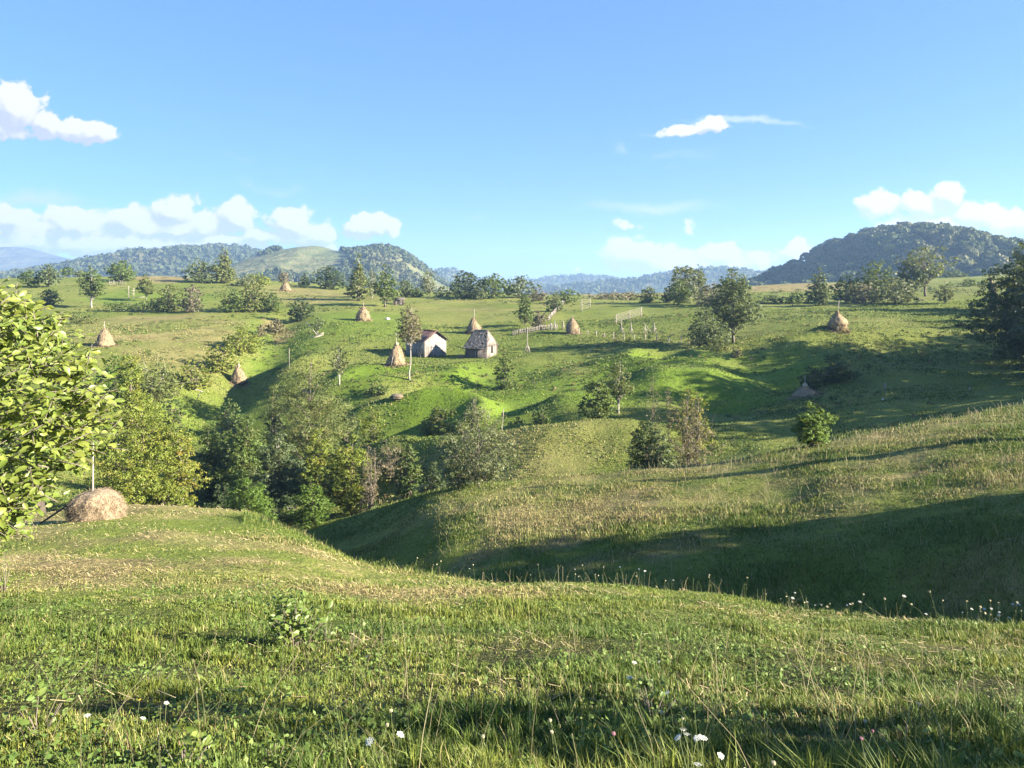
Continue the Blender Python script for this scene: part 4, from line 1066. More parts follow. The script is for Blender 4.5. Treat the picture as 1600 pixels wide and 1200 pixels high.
# ------------------------------------------------------------------ fences, drying racks, poles
def gp(u, v):
    return np.array(hit(u, v))
def local(t, p): return tuple(np.asarray(p) - np.array(t.location))
def picket_fence(label, pts, n, h, w, rails=2, mat=None, name='picket_fence', jitter=.08, tilt=0):
    r_ = np.random.default_rng(len(label)); P = [gp(*p) for p in pts]
    seg = [np.linalg.norm(P[i + 1] - P[i]) for i in range(len(P) - 1)]; cum = np.concatenate([[0], np.cumsum(seg)])
    def at(q):
        q *= cum[-1]; i = min(int(np.searchsorted(cum, q, side='right')) - 1, len(P) - 2); f = (q - cum[i]) / seg[i]
        p = P[i] * (1 - f) + P[i + 1] * f; return np.array([p[0], p[1], Hs(p[0], p[1])])
    t = thing(name, tuple(P[0]), label, 'fence')
    for k in range(n):
        p = at((k + .5) / n); hh = h * r_.uniform(.85, 1.15)
        b = MB(); a = local(t, p); tx = r_.normal() * jitter + tilt; ty = r_.normal() * jitter * .5
        b.add([(a[0]-w/2, a[1]-.02, a[2]-.1), (a[0]+w/2, a[1]-.02, a[2]-.1), (a[0]+w/2, a[1]+.03, a[2]-.1), (a[0]-w/2, a[1]+.03, a[2]-.1),
               (a[0]-w*.4+tx, a[1]-.02+ty, a[2]+hh), (a[0]+w*.4+tx, a[1]-.02+ty, a[2]+hh*.95), (a[0]+w*.4+tx, a[1]+.03+ty, a[2]+hh*.95), (a[0]-w*.4+tx, a[1]+.03+ty, a[2]+hh)],
              [(0,3,2,1),(4,5,6,7),(0,1,5,4),(1,2,6,5),(2,3,7,6),(3,0,4,7)])
        b.build('picket', mat or m_picket, t)
    for j in range(rails):
        b = MB(); q = [np.array(local(t, at(s))) + np.array([0, .08, h * (.3 + .45 * j)]) for s in np.linspace(0.005, .995, 12)]
        b.tube(q, .04, 5); b.build('rail', mat or m_pole, t)
    return t
def post_fence(label, pts, n, h, wires=1, r=.06, mat=None):
    t = picket_fence.__call__  # same run of ground points, round posts
    P = [gp(*p) for p in pts]; seg = [np.linalg.norm(P[i + 1] - P[i]) for i in range(len(P) - 1)]; cum = np.concatenate([[0], np.cumsum(seg)])
    def at(q):
        q *= cum[-1]; i = min(int(np.searchsorted(cum, q, side='right')) - 1, len(P) - 2); f = (q - cum[i]) / seg[i]
        p = P[i] * (1 - f) + P[i + 1] * f; return np.array([p[0], p[1], Hs(p[0], p[1])])
    r_ = np.random.default_rng(n)
    t = thing('wire_fence', tuple(P[0]), label, 'fence')
    for k in range(n):
        p = at(k / (n - 1) * .998); a = np.array(local(t, p)); b = MB()
        b.bar(a - [0, 0, .2], a + [r_.normal() * .06, 0, h * r_.uniform(.8, 1.15)], r, 6); b.build('post', mat or m_pole, t)
    for j in range(wires):
        b = MB(); b.tube([np.array(local(t, at(s * .998))) + [0, 0, h * (.85 - .35 * j)] for s in np.linspace(0, 1, 3 * n)], .012, 4); b.build('wire', m_bark_dark, t)
    return t
picket_fence('low grey slat fence along the front of the fenced plot', [(800, 525), (830, 519), (872, 514)], 26, .95, .16)
picket_fence('pale plank fence climbing the slope beside the drying racks', [(856, 503), (868, 489), (883, 471)], 30, 1.0, .24, jitter=.06)
post_fence('thin post-and-wire fence along the dark strip of shade below the racks', [(905, 523), (960, 530), (1030, 534), (1085, 536)], 12, 1.0, 1, .07)
picket_fence('rail pen of thin pickets on the left skyline meadow', [(170, 447), (180, 446), (196, 447)], 9, 1.5, .16)
def rack(label, pu, pv, top, rails, posts, lean=.0):
    """sloping ladder of rails for drying hay: posts at ground points, rails between them"""
    P = [gp(u, v) for u, v in zip(pu, pv)]
    t = thing('hay_drying_rack', tuple(P[0]), label, 'drying rack', 'hay drying racks')
    tops = []
    for (p, tv) in zip(P, top):
        zt = ZC + (VH - tv) / F * p[1]; a = np.array(local(t, p)); b = MB()
        e = np.array([a[0] + lean, a[1], zt - t.location[2]]); b.bar(a - [0, 0, .2], e, .07, 6); b.build('post', m_pole, t)
        s = MB(); s.bar(a + [.0, 1.4, -.1], a * .25 + e * .75, .05, 5); s.build('brace', m_pole, t); tops.append((a, e))
    for j in range(rails):
        f = .28 + .68 * j / (rails - 1); b = MB()
        q = [a * (1 - f) + e * f + np.array([0, -.1, 0]) for a, e in tops]
        q = [q[0] + (q[0] - q[1]) * .12] + q + [q[-1] + (q[-1] - q[-2]) * .08]; b.tube(q, .032, 5); b.build('rail', m_picket, t)
    return t
rack('small ladder-like drying rack at the top of the fenced plot', [909, 922], [489, 483], [468, 466], 5, 2)
rack('long drying rack of six pale rails in the middle of the fenced plot', [963, 984, 1002], [507, 501, 496], [491, 485, 480], 6, 3)
def tripod(label, u, vb, vt, wpx, legs=3, pole=0, name='drying_tripod', group='drying tripods'):
    p = gp(u, vb); k = p[1] / F; h = (vb - vt) * k; t = thing(name, tuple(p), label, 'tripod', group)
    for j in range(legs):
        a = .6 + j * 2 * math.pi / legs; b = MB(); b.bar((math.cos(a) * wpx * k / 2, math.sin(a) * wpx * k / 2, -.1), (-math.cos(a) * .06, 0, h), .05, 5); b.build('leg', m_pole, t)
    b = MB(); b.bar((-wpx * k * .3, -.1, h * .45), (wpx * k * .3, -.1, h * .5), .04, 5); b.build('crossbar', m_pole, t)
    if pole:
        b = MB(); b.bar((0, 0, -.1), (0.0, 0, pole * k), .05, 6); b.build('pole', m_pole, t)
tripod('tripod of sticks at the left end of the lower row under the long rack', 971, 521, 506, 11, pole=22)
tripod('second tripod of sticks in the row under the long rack', 986, 521, 508, 9, pole=18)
tripod('third tripod of sticks, just left of the leaning pole', 1008, 522, 509, 11)
tripod('tripod of sticks at the right end of the row, holding a leaning pole', 1022, 521, 506, 12, pole=18)
tripod('tripod of poles with a tall mast alone on the slope below the slat fence', 824, 551, 536, 13, 4, 38)
tripod('short tripod of sticks left of the fenced-plot haystack', 867, 516, 504, 7, 3, 15)
tripod('short tripod of sticks right beside the fenced-plot haystack', 880, 516, 502, 8, 3, 15)
def frame_bars(name, label, cat, bars, r, part='pole', group=None):
    ps = [(gp(*b[0]), b) for b in bars]; t = thing(name, tuple(ps[0][0]), label, cat, group)
    for p, b in ps:
        k = p[1] / F; a = np.array(local(t, p)); e = a + np.array([b[1][0] * k, b[1][2] * k, b[1][1] * k]); m = MB(); m.bar(a, e, r, 6); m.build(part, m_pole, t)
    return t
frame_bars('leaning_pole', 'long pole leaning down onto the right-end tripod', 'pole', [((1018, 520), (-13, 17, 4))], .05)
frame_bars('rail_frame', 'pale rail frame standing behind the hedge on the left meadow', 'frame', [((201, 467), (0, 20, 0)), ((209, 467), (0, 17, 0)), ((201, 460), (9, 1, 0)), ((201, 455), (9, 1, 0)), ((209, 466), (17, 2, 0))], .09, 'bar')
frame_bars('wooden_frame', 'pale collapsed frame of poles on the bank by the thin leaning tree', 'frame', [((496, 524), (-18, 21, 2)), ((493, 525), (13, 5, 1)), ((480, 529), (26, 6, -1)), ((497, 523), (-2, 10, 0)), ((482, 526), (9, 3, 6)), ((486, 529), (15, 4, 5))], .08)
frame_bars('trestle', 'two bleached poles leaning together on the ditch bank', 'trestle', [((304, 632), (9, 20, 2)), ((296, 606), (20, -7, 3))], .06)
frame_bars('pole', 'thin upright pole in front of the small tree left of the barn', 'pole', [((452, 578), (0, 33, 0))], .04)
frame_bars('post', 'pale stump post at the bend of the fenced plot', 'post', [((860, 516), (1, 11, 0))], .16)
frame_bars('post', 'lone pale post on the dark meadow of the right valley', 'post', [((1383, 610), (0, 11, 0))], .07)
frame_bars('post', 'short pale stake far right on the dark meadow', 'post', [((1515, 611), (0, 6, 0))], .06)
frame_bars('post', 'tiny white stake on the lit slope under the strip of shade', 'post', [((922, 551), (0, 5, 0))], .06)
frame_bars('pole', 'thin bleached pole sticking out of the silvery shrub in the hollow', 'pole', [((783, 690), (4, 52, 0))], .03)
def stone(name, label, u, v, w, h, mat, cat, d=None):
    if d is None: p = gp(u, v)
    else:
        x, y = px2xy(u, d); p = np.array([x, y, Hs(x, y)])
    k = p[1] / F; v_, f, f3 = hay_body(w / 2 * k, h * k, 'dome', int(u), .16, 12, 18); mb = MB(); mb.add(v_, f, f3)
    o = mb.build(name, mat, None, True); o.location = p; tag(o, label, cat)
m, g, out = new_mat('pale_stone'); principled(g, out, g.mix(g.noise(obj_co(g), 3, 4), (.38, .36, .33), (.6, .58, .55)), .9); m_stone = m
m, g, out = new_mat('compost'); n = g.noise(obj_co(g), 5, 4); principled(g, out, g.mix(n, (.11, .085, .055), (.19, .155, .10)), .95, n, .7, .1); m_soil = m
stone('stone', 'white stone on the brown bank by the small bare tree', 685, 757, 6, 7, m_stone, 'stone', d=61)
stone('stone', 'pale stone lying in the grass right of the slim haystack', 606, 499, 7, 3, m_stone, 'stone')
stone('stone', 'pale stone on the dark right meadow below the lone post', 1380, 625, 5, 2, m_stone, 'stone')
stone('compost_heap', 'flat brown heap of old hay on the bank below the barn', 619, 621, 22, 6, m_soil, 'heap')
stone('compost_heap', 'small brown heap of brushwood at the left foot of the shingled hut', 720, 559, 12, 5, m_soil, 'heap')
if DEBUG:
    for nm in ('barn', 'hut'): print(nm, bpy.data.objects[nm].location[:])
# ------------------------------------------------------------------ trees on the right bank (outside the frame, they throw the long shadows)
for (x, y, h, w, e, lm, lb, kw) in [
    (27, 15.5, 13.5, 5.4, 'egg', 'mid', 'bushy tree on the right bank beside the dark gully, nearest of its row', {}),
    (26, 19.0, 14.0, 5.4, 'egg', 'mid', 'bushy tree on the right bank beside the dark gully, middle of its row', {}),
    (27.5, 21.8, 9.5, 3.4, 'egg', 'mid', 'bushy tree on the right bank beside the dark gully, farthest of its row', {}),
    (31, 31.4, 7.5, 1.5, 'column', 'mid', 'slim tree on the right bank whose shadow streaks the near ridge', {}),
    (56, 84, 14, 13, 'egg', 'dark', 'big dark tree of the wood edge, first outside the frame', {}),
    (52.5, 69.5, 13, 10, 'egg', 'dark', 'big dark tree of the wood edge, between the second and third outside the frame', {}),
    (58, 79.5, 14, 10, 'egg', 'dark', 'big dark tree of the wood edge, between the first and second outside the frame', {}),
    (53, 60, 13, 10, 'egg', 'dark', 'big dark tree of the wood edge, between the third and the smaller one', {}),
    (33, 13.5, 16, 6.0, 'egg', 'mid', 'taller bushy tree of the second row beside the dark gully, near one', {}),
    (33, 18.2, 16, 6.4, 'egg', 'mid', 'taller bushy tree of the second row beside the dark gully, far one', {}),
    (54, 74, 13, 12, 'egg', 'dark', 'big dark tree of the wood edge, second outside the frame', {}),
    (50, 64, 12, 12, 'egg', 'dark', 'big dark tree of the wood edge, third outside the frame', {}),
    (47, 55, 10, 8, 'egg', 'dark', 'smaller dark tree of the wood edge nearest to the ridge', {}),
    (62, 90, 15, 12, 'egg', 'dark', 'big dark tree of the wood edge behind the first', {}),
    (88, 128, 15, 13, 'egg', 'dark', 'big dark tree of the wood edge far up the slope', {}),
    (9.5, 1.4, 4.4, 2.6, 'egg', 'mid', 'young tree beside the path to the right of the viewer', dict(dens=.55, clump=.22))]:
    shade_tree(x, y, h, w, e, lm, lb, cb=.04, **kw)

# ------------------------------------------------------------------ broad leaves close by
def big_leaves(c, ax, nrm, size, r_, asp=.70):
    """broad rounded leaf: eight corners round a folded midrib"""
    n = len(c); ax = ax / np.linalg.norm(ax, axis=1)[:, None]
    nrm = nrm - (nrm * ax).sum(1)[:, None] * ax; nrm /= np.linalg.norm(nrm, axis=1)[:, None] + 1e-9
    sd = np.cross(nrm, ax); s = size[:, None]
    prof = [(0, 0, 0), (.25, .30, .06), (.58, .42, .10), (.86, .24, .05), (1.02, 0, -.05)]
    cur = r_.uniform(-.55, .25, (n, 1))
    P = lambda t, w, f, sg: c + ax * s * t + sd * s * asp * w * sg + nrm * s * (f + cur * t * t)
    v = np.stack([P(*prof[0], 1), P(*prof[1], 1), P(*prof[2], 1), P(*prof[3], 1), P(*prof[4], 1), P(*prof[3], -1), P(*prof[2], -1), P(*prof[1], -1),
                  P(.5, 0, -.0, 1)], 1).reshape(-1, 3)
    b = (np.arange(n) * 9)[:, None]
    tri = np.concatenate([b + np.array([[i, (i + 1) % 8, 8]]) for i in range(8)], 0)
    return v, tri
m_lime = leaf_mat('broad_lime_leaves', (.112, .165, .029), (.198, .240, .050), (.19, .21, .04), .36, .42, .4)
m_weed = leaf_mat('weed_leaves', (.085, .140, .026), (.15, .20, .045), None, .35, .45, .4)

def twig_leaves(P0, dirs, L_, per, size, r_):
    """leaves set alternately along twigs"""
    n = len(P0); t = (np.arange(per) + .6) / per
    c = P0[:, None] + dirs[:, None] * (L_[:, None] * t[None])[..., None] + r_.normal(size=(n, per, 3)) * .012
    side = np.cross(dirs, np.array([0, 0, 1.])); side /= np.linalg.norm(side, axis=1)[:, None] + 1e-6
    sg = np.where(np.arange(per) % 2 == 0, 1, -1)[None, :, None]
    ax = dirs[:, None] * .55 + side[:, None] * sg * .9 + r_.normal(size=(n, per, 3)) * .35 + np.array([0, 0, -.12])
    nrm = np.array([.35, -.35, .8]) + r_.normal(size=(n, per, 3)) * .5
    sz = size * r_.uniform(.42, 1.25, (n, per)) * (1 - .25 * t[None])
    return big_leaves(c.reshape(-1, 3), ax.reshape(-1, 3), nrm.reshape(-1, 3), sz.ravel(), r_)

def broad_tree():
    r_ = np.random.default_rng(501)
    bx, by = -7.4, 8.6; bz = Hs(bx, by)
    t = thing('broad_leaved_tree', (bx, by, bz), 'young tree with big bright lime-green leaves filling the left frame edge', 'tree')
    zp = [-1.35, -.95, -.70, -.35, -.06, .46, 1.05, 1.38, 1.62, 2.1, 2.6, 3.0]; xp = [-6.3, -4.98, -4.75, -4.45, -4.05, -3.98, -4.38, -4.75, -5.25, -5.6, -6.3, -7.2]
    n = 1750
    z = r_.uniform(-1.02, 2.9, n); xm = np.interp(z, zp, xp) + .12 * r_.normal(size=n) - .05
    q = 1 - r_.random(n) ** 1.6; x = xm - .22 - 3.6 * (1 - q)
    yr = 2.0 * np.sqrt(np.clip(1 - ((x - (xm - 2.6)) / 2.75) ** 2, .02, 1))
    y = 8.1 + yr * np.where(r_.random(n) < .6, r_.uniform(-1, -.35, n), r_.uniform(-1, 1, n))
    sc = y / 8.1; P = np.stack([x * sc, y, ZC + (z - ZC) * sc], 1) - np.array([bx, by, bz])
    gap = fbm(P[:, 0] * 1.1 + P[:, 1] * .4, P[:, 2] * 1.1, 77, 2); P = P[gap > -.26]
    trunk_mid = np.array([.3, -.2, 2.2]); out = P - trunk_mid; out /= np.linalg.norm(out, axis=1)[:, None]
    dirs = out * .8 + r_.normal(size=P.shape) * .45 + np.array([0, 0, .05]); dirs /= np.linalg.norm(dirs, axis=1)[:, None]
    Ls = r_.uniform(.2, .42, len(P))
    V, tri = twig_leaves(P - dirs * Ls[:, None] * .5, dirs, Ls, 10, .098, r_)
    link('crown', mesh_data('crown', V, tri, m_lime, None, True), t)
    mb = MB(); mb.tube([(0, 0, -.3), (.1, -.05, .9), (.25, -.1, 2.0), (.2, -.1, 3.2), (.1, 0, 4.4)], [.15, .13, .11, .07, .03], 9)
    for j in range(len(P)):
        mb.tube([P[j] - dirs[j] * Ls[j] * .6, P[j] + dirs[j] * Ls[j] * .5], [.006, .003], 4)
    hubs = P[r_.choice(len(P), 46, replace=False)]
    for hpt in hubs:
        zt = np.clip(hpt[2] - .6, .5, 4.0); a = np.array([.2, -.1, zt]); mid = (a + hpt) / 2 + r_.normal(size=3) * .08 + np.array([0, 0, .12])
        mb.tube([a, mid, hpt], [.034, .020, .007], 5)
    mb.build('trunk', m_bark, t, True)
broad_tree()

def old_trunk_tree():
    x, y = px2xy(44, 33); z = Hs(x, y); r_ = np.random.default_rng(502); k = y / F
    t = thing('tree', (x, y, z), 'thick dark trunk under the big-leaved branch, left of the cut haystack', 'tree')
    mb, V, Fq = plant_meshes(4.6, 3.0, 40, 'round', r_, cb=.42, leaf=.12, dens=.7)
    mb.tube([(0, 0, -.3), (.02, 0, .5), (0, .05, 1.5), (.1, 0, 2.6)], [.75, .60, .5, .3], 12)
    mb.build('trunk', m_bark_dark, t, True); link('crown', mesh_data('crown', V, Fq, LM['dark']), t)
old_trunk_tree()

def sapling(label, u, vb, vt, w, leaf, nst, per, mat, name='sapling', cat='sapling', seed=1, spread=1.0, d=None):
    r_ = np.random.default_rng(seed)
    if d is None: x, y, z = hit(u, vb)
    else:
        x, y = px2xy(u, d); z = Hs(x, y)
    k = y / F; h = (ZC + (VH - vt) / F * y) - z; R = w * k / 2
    t = thing(name, (x, y, z), label, cat)
    mb = MB(); P0 = []; D = []; LL = []
    for j in range(nst):
        a = r_.uniform(0, 6.28); q = np.sqrt(r_.uniform(.02, 1)) * R; hh = h * (1.05 - .45 * q / R) * r_.uniform(.75, 1.0) if j else h * .95
        if not j: q = 0
        e = np.array([math.cos(a) * q, math.sin(a) * q * .8, hh]); b = e * np.array([.25, .25, 0]) - [0, 0, .03]
        m_ = (b + e) / 2 + np.array([-math.cos(a), -math.sin(a), 0]) * R * .08; mb.tube([b, m_, e], [.009 * h + .003, .006 * h + .002, .002], 5)
        for s in np.linspace(.3, 1, max(2, per // 4)):
            p = b * (1 - s) + e * s; dv = (e - b) / (np.linalg.norm(e - b) + 1e-6) * .5 + r_.normal(size=3) * .55 * np.array([1, 1, .5]); P0.append(p); D.append(dv / np.linalg.norm(dv)); LL.append(leaf * r_.uniform(1.1, 2.0))
    V, tri = twig_leaves(np.array(P0), np.array(D), np.array(LL), 4, leaf, r_)
    mb.build('stems', m_bark, t, True); link('foliage', mesh_data('foliage', V, tri, mat, None, True), t)
sapling('bushy knee-high sapling standing alone in the near grass, throwing a shadow leftwards', 462, 1014, 925, 110, .075, 22, 20, m_weed, seed=21)
sapling('small leafy sprout right of the knee-high sapling', 552, 1012, 978, 34, .045, 5, 8, m_weed, seed=22)
sapling('low spreading sprout between the sapling and its small neighbour', 508, 1004, 965, 40, .05, 6, 9, m_weed, seed=23)
sapling('upright sprig of lime leaves cut by the left frame edge', 6, 925, 858, 44, .085, 6, 9, m_lime, seed=24)
sapling('tall leafy weed in the bottom left corner', 60, 1150, 1085, 90, .05, 9, 9, m_weed, 'weed', 'weed', 25)
sapling('bright broad-leaved weed on the bottom edge, right of the corner weed', 285, 1205, 1150, 100, .055, 11, 9, m_lime, 'weed', 'weed', 26)
sapling('broad-leaved weed behind the bright weed on the bottom edge', 245, 1075, 1045, 60, .045, 6, 8, m_weed, 'weed', 'weed', 27)
sapling('leafy weed around the white flower clump', 1020, 1125, 1062, 80, .045, 8, 9, m_weed, 'weed', 'weed', 28)
sapling('low weed in the grass left of the sapling', 370, 950, 925, 50, .05, 6, 8, m_weed, 'weed', 'weed', 29)
sapling('sprawling weed at the bottom between corner and middle', 430, 1190, 1160, 60, .04, 6, 8, m_weed, 'weed', 'weed', 30)

# ------------------------------------------------------------------ grass
def grass_mat(name, trans=.26, rough=.6):
    m, g, out = new_mat(name)
    c = g.new('ShaderNodeAttribute', attribute_name='tint').outputs['Color']
    b = principled(g, None, c, rough, spec=.25); t = g.new('ShaderNodeBsdfTranslucent'); g.put(t.inputs[0], c)
    mx = g.new('ShaderNodeMixShader'); mx.inputs[0].default_value = trans
    g.L.new(b.outputs[0], mx.inputs[1]); g.L.new(t.outputs[0], mx.inputs[2]); g.L.new(mx.outputs[0], out.inputs[0])
    return m
m_grass = grass_mat('grass_blades')
def blade_colors(x, y, r_, n):
    dry, lush = maps(x, y)
    k = r_.random(n)[:, None]; pn = (fbm(x * .9, y * .9, 61, 3) + .5)[:, None]
    green = np.array([.050, .092, .013]) * (1 - k) + np.array([.165, .210, .040]) * k
    green = green * (.75 + .5 * pn); green[:, 0] *= (.85 + .35 * pn[:, 0])
    straw = np.array([.24, .205, .075]) * (1 - k) + np.array([.37, .325, .145]) * k
    brown = np.array([.14, .095, .05])
    isdry = r_.random(n) < np.clip(dry * .95 - .08, np.where(y > 45, .01, .05), .85)
    c = np.where(isdry[:, None], straw, green)
    isb = isdry & (r_.random(n) < .18); c[isb] = brown * (.7 + .6 * k[isb])
    return c, dry, lush
def blades(n, u0, u1, d0, d1, hfun, wfun, seed, name, pw=0.0, bend=.5):
    r_ = np.random.default_rng(seed)
    q = r_.random(n); d = (d0 ** (1 - pw) + q * (d1 ** (1 - pw) - d0 ** (1 - pw))) ** (1 / (1 - pw))
    x = (r_.uniform(u0, u1, n) - 800) / F * d; y = d
    # blades stand in tufts
    tx = np.round(x / .11 + vnoise(x * 7, y * 7, 5)) * .11; ty = np.round(y / .11 + vnoise(x * 7, y * 7, 6)) * .11
    tid = _hash(np.round(tx * 9.1), np.round(ty * 9.1), 17); tang = _hash(np.round(tx * 9.1), np.round(ty * 9.1), 23) * 6.283
    kk = r_.random(n) < .72; x = np.where(kk, tx + r_.normal(size=n) * .022, x); y = np.where(kk, ty + r_.normal(size=n) * .022, y)
    z = H(x, y); c, dry, lush = blade_colors(x, y, r_, n)
    h = hfun(x, y, d, dry, lush, r_) * r_.uniform(.5, 1.25, n) * np.where(kk, .55 + 1.0 * tid ** 1.5, .6); w = wfun(d, r_) 
    a = np.where(r_.random(n) < .4, tang + r_.normal(size=n) * .7, r_.uniform(0, 2 * math.pi, n)); ln = np.abs(r_.normal(size=n)) * bend * h
    lx, ly = np.cos(a) * ln, np.sin(a) * ln
    pa = a + math.pi / 2 + r_.normal(size=n) * .5; px, py = np.cos(pa) * w / 2, np.sin(pa) * w / 2
    B = np.stack([x, y, z - .01], 1); W = np.stack([px, py, np.zeros(n)], 1)
    M = B + np.stack([lx * .35, ly * .35, h * .6], 1); Tp = B + np.stack([lx, ly, h * (1 - .15 * bend)], 1)
    v = np.stack([B - W, B + W, M + W * .75, M - W * .75, Tp], 1).reshape(-1, 3)
    i = np.arange(n) * 5
    f4 = np.stack([i, i + 1, i + 2, i + 3], 1); f3 = np.stack([i + 3, i + 2, i + 4], 1)
    cc = np.repeat(c, 5, 0)
    o = link(name, mesh_data(name, v, [f4, f3], m_grass, {'tint': cc})); tag(o, kind='stuff')
def h_near(x, y, d, dry, lush, r_):
    u = 800 + F * x / np.maximum(y, 1); n1 = fbm(x / .8, y / .8, 71, 3); n2 = fbm(x / 3.5, y / 3.5, 72, 2)
    h = .075 + .13 * n1 + .08 * n2 + .015 * sstep(6, 3.4, d) + .04 * sstep(900, 1500, u) * sstep(9, 4, d)
    h = h * (1 - .45 * np.clip(dry, 0, 1)) * (1 - .50 * sstep(800, 350, u) * sstep(8, 12, d))
    return np.clip(h * .80, .02, .22)
blades(640000, -480, 2150, 2.2, 14, h_near, lambda d, r_: (.0036 + .00055 * d) * r_.uniform(.7, 1.3, len(d)), 81, 'grass', .35)
def h_edge(x, y, d, dry, lush, r_):
    n1 = fbm(x / 1.2, y / 1.2, 73, 3)
    u = 800 + F * x / np.maximum(y, 1); return np.clip((.060 + .08 * n1 - .02 * dry) * (1 - .45 * sstep(760, 560, u)), .018, .2)
blades(320000, -380, 2050, 13, 38, h_edge, lambda d, r_: (.005 + .0005 * d) * r_.uniform(.7, 1.3, len(d)), 82, 'grass', .3)
def h_ridge(x, y, d, dry, lush, r_):
    n1 = fbm(x / 2.2, y / 2.2, 74, 3); return np.clip(.09 + .20 * n1 + .05 * sstep(32, 22, d), .03, .34)
blades(440000, 380, 2050, 20, 47, h_ridge, lambda d, r_: (.006 + .00042 * d) * r_.uniform(.7, 1.4, len(d)), 83, 'grass', .2)
def h_far(x, y, d, dry, lush, r_):
    n1 = fbm(x / 4, y / 4, 75, 3); return np.clip(.10 + .20 * n1, .04, .32)
blades(420000, -40, 1660, 47, 150, h_far, lambda d, r_: .0010 * d * r_.uniform(.7, 1.4, len(d)), 84, 'grass', .55)

def stalks(n, u0, u1, d0, d1, hr, seed, name='dry_stalks', width=.004, flt=None):
    """thin dry stems with a loose seed head, bleached"""
    r_ = np.random.default_rng(seed); d = r_.uniform(d0, d1, n); x = (r_.uniform(u0, u1, n) - 800) / F * d; y = d
    if flt is not None:
        k = flt(x, y); x, y, d = x[k], y[k], d[k]; n = len(x)
    z = H(x, y); h = r_.uniform(hr[0], hr[1], n); a = r_.uniform(0, 6.28, n); ln = h * np.abs(r_.normal(size=n)) * .55
    B = np.stack([x, y, z - .02], 1); M = B + np.stack([np.cos(a) * ln * .4, np.sin(a) * ln * .4, h * .6], 1); Tp = B + np.stack([np.cos(a) * ln, np.sin(a) * ln, h], 1)
    w = np.maximum(width, .00042 * d)[:, None]; W = np.stack([np.full(n, 1.), np.zeros(n), np.zeros(n)], 1) * w * .5
    Hd = Tp + (Tp - M) * .14; Hm = Tp + (Tp - M) * .05
    v = np.stack([B - W, B + W, M + W * .8, M - W * .8, Tp - W * .6, Tp + W * .6, Hm + W * 1.6, Hm - W * 1.6, Hd], 1).reshape(-1, 3)
    i = np.arange(n) * 9
    f4 = np.concatenate([np.stack([i, i + 1, i + 2, i + 3], 1), np.stack([i + 3, i + 2, i + 5, i + 4], 1), np.stack([i + 4, i + 5, i + 6, i + 7], 1)]); f3 = np.stack([i + 7, i + 6, i + 8], 1)
    k = r_.random(n)[:, None]; c = np.array([.26, .22, .11]) * (1 - k) + np.array([.42, .36, .20]) * k; g_ = r_.random(n) < .4; c[g_] = np.array([.14, .17, .06])
    o = link(name, mesh_data(name, v, [f4, f3], m_grass, {'tint': np.repeat(c, 9, 0)})); tag(o, kind='stuff')
stalks(500, -40, 1660, 3, 9, (.18, .45), 91)
def crest_band(lo, hi):
    def f(x, y):
        u = 800 + F * x / y; dc = pchip(U, LINES[2][1], u); r = y / dc; return (r > lo) & (r < hi) & (u > 560) & (fbm(x / 1.6, y / 1.6, 63, 3) > -.05)
    return f
stalks(3000, 560, 1680, 10, 30, (.08, .36), 92, flt=crest_band(.90, 1.03))
stalks(1600, 680, 1680, 21, 44, (.2, .5), 93)
def crest2(x, y):
    u = 800 + F * x / y; dc = pchip(U, LINES[6][1], u); r = y / dc; return (r > .94) & (r < 1.03)
stalks(2600, 980, 1680, 32, 46, (.10, .36), 94, flt=crest2)

def litter(n, u0, u1, d0, d1, seed):
    """cut hay lying on the sward"""
    r_ = np.random.default_rng(seed); d = r_.uniform(d0, d1, n); x = (r_.uniform(u0, u1, n) - 800) / F * d; y = d
    dry, _ = maps(x, y); k = r_.random(n) < dry * 1.1; x, y, d = x[k], y[k], d[k]; n = len(x)
    a = r_.normal(size=n) * .7; L_ = r_.uniform(.03, .12, n); w = np.maximum(.0022, .00028 * d)
    x1, y1 = x + np.cos(a) * L_, y + np.sin(a) * L_ * .6
    up = r_.uniform(.015, .09, n); z0 = H(x, y) + up; z1 = H(x1, y1) + r_.uniform(.01, .08, n)
    nx, ny = -np.sin(a) * w, np.cos(a) * w
    v = np.stack([np.stack([x - nx, y - ny, z0], 1), np.stack([x + nx, y + ny, z0 + w], 1), np.stack([x1 + nx, y1 + ny, z1 + w], 1), np.stack([x1 - nx, y1 - ny, z1], 1)], 1).reshape(-1, 3)
    q = r_.random(n)[:, None]; c = np.array([.24, .18, .09]) * (1 - q) + np.array([.44, .37, .21]) * q
    o = link('hay_litter', mesh_data('hay_litter', v, np.arange(n * 4).reshape(n, 4), m_grass, {'tint': np.repeat(c, 4, 0)})); tag(o, kind='stuff')
litter(15000, -400, 2050, 4.5, 30, 95)

def clover(n, seed):
    """low broad leaves between the blades"""
    r_ = np.random.default_rng(seed); d = r_.uniform(2.6, 13, n); x = (r_.uniform(-420, 2080, n) - 800) / F * d; y = d
    u = 800 + F * x / y; dry, _ = maps(x, y)
    pr = fbm(x / .55, y / .55, 97, 3) + .22 * sstep(1000, 200, u) * sstep(8, 5, d) - dry * .5
    k = pr > .06; x, y, d = x[k], y[k], d[k]; n = len(x)
    z = H(x, y) + r_.uniform(.015, .10, n); sz = (.008 + .026 * r_.random(n) ** 2.4) * (1 + .03 * d)
    nr = r_.normal(size=(n, 3)) * .5 + np.array([.1, -.2, 1.0])
    V, Fq = leaf_quads(np.stack([x, y, z], 1), nr, sz * 1.25, r_, .55)
    q = r_.random(n)[:, None]; c = np.array([.070, .125, .022]) * (1 - q) + np.array([.145, .195, .045]) * q
    o = link('ground_cover', mesh_data('ground_cover', V, Fq, m_grass, {'tint': np.repeat(c, 4, 0)})); tag(o, kind='stuff')
clover(80000, 96)

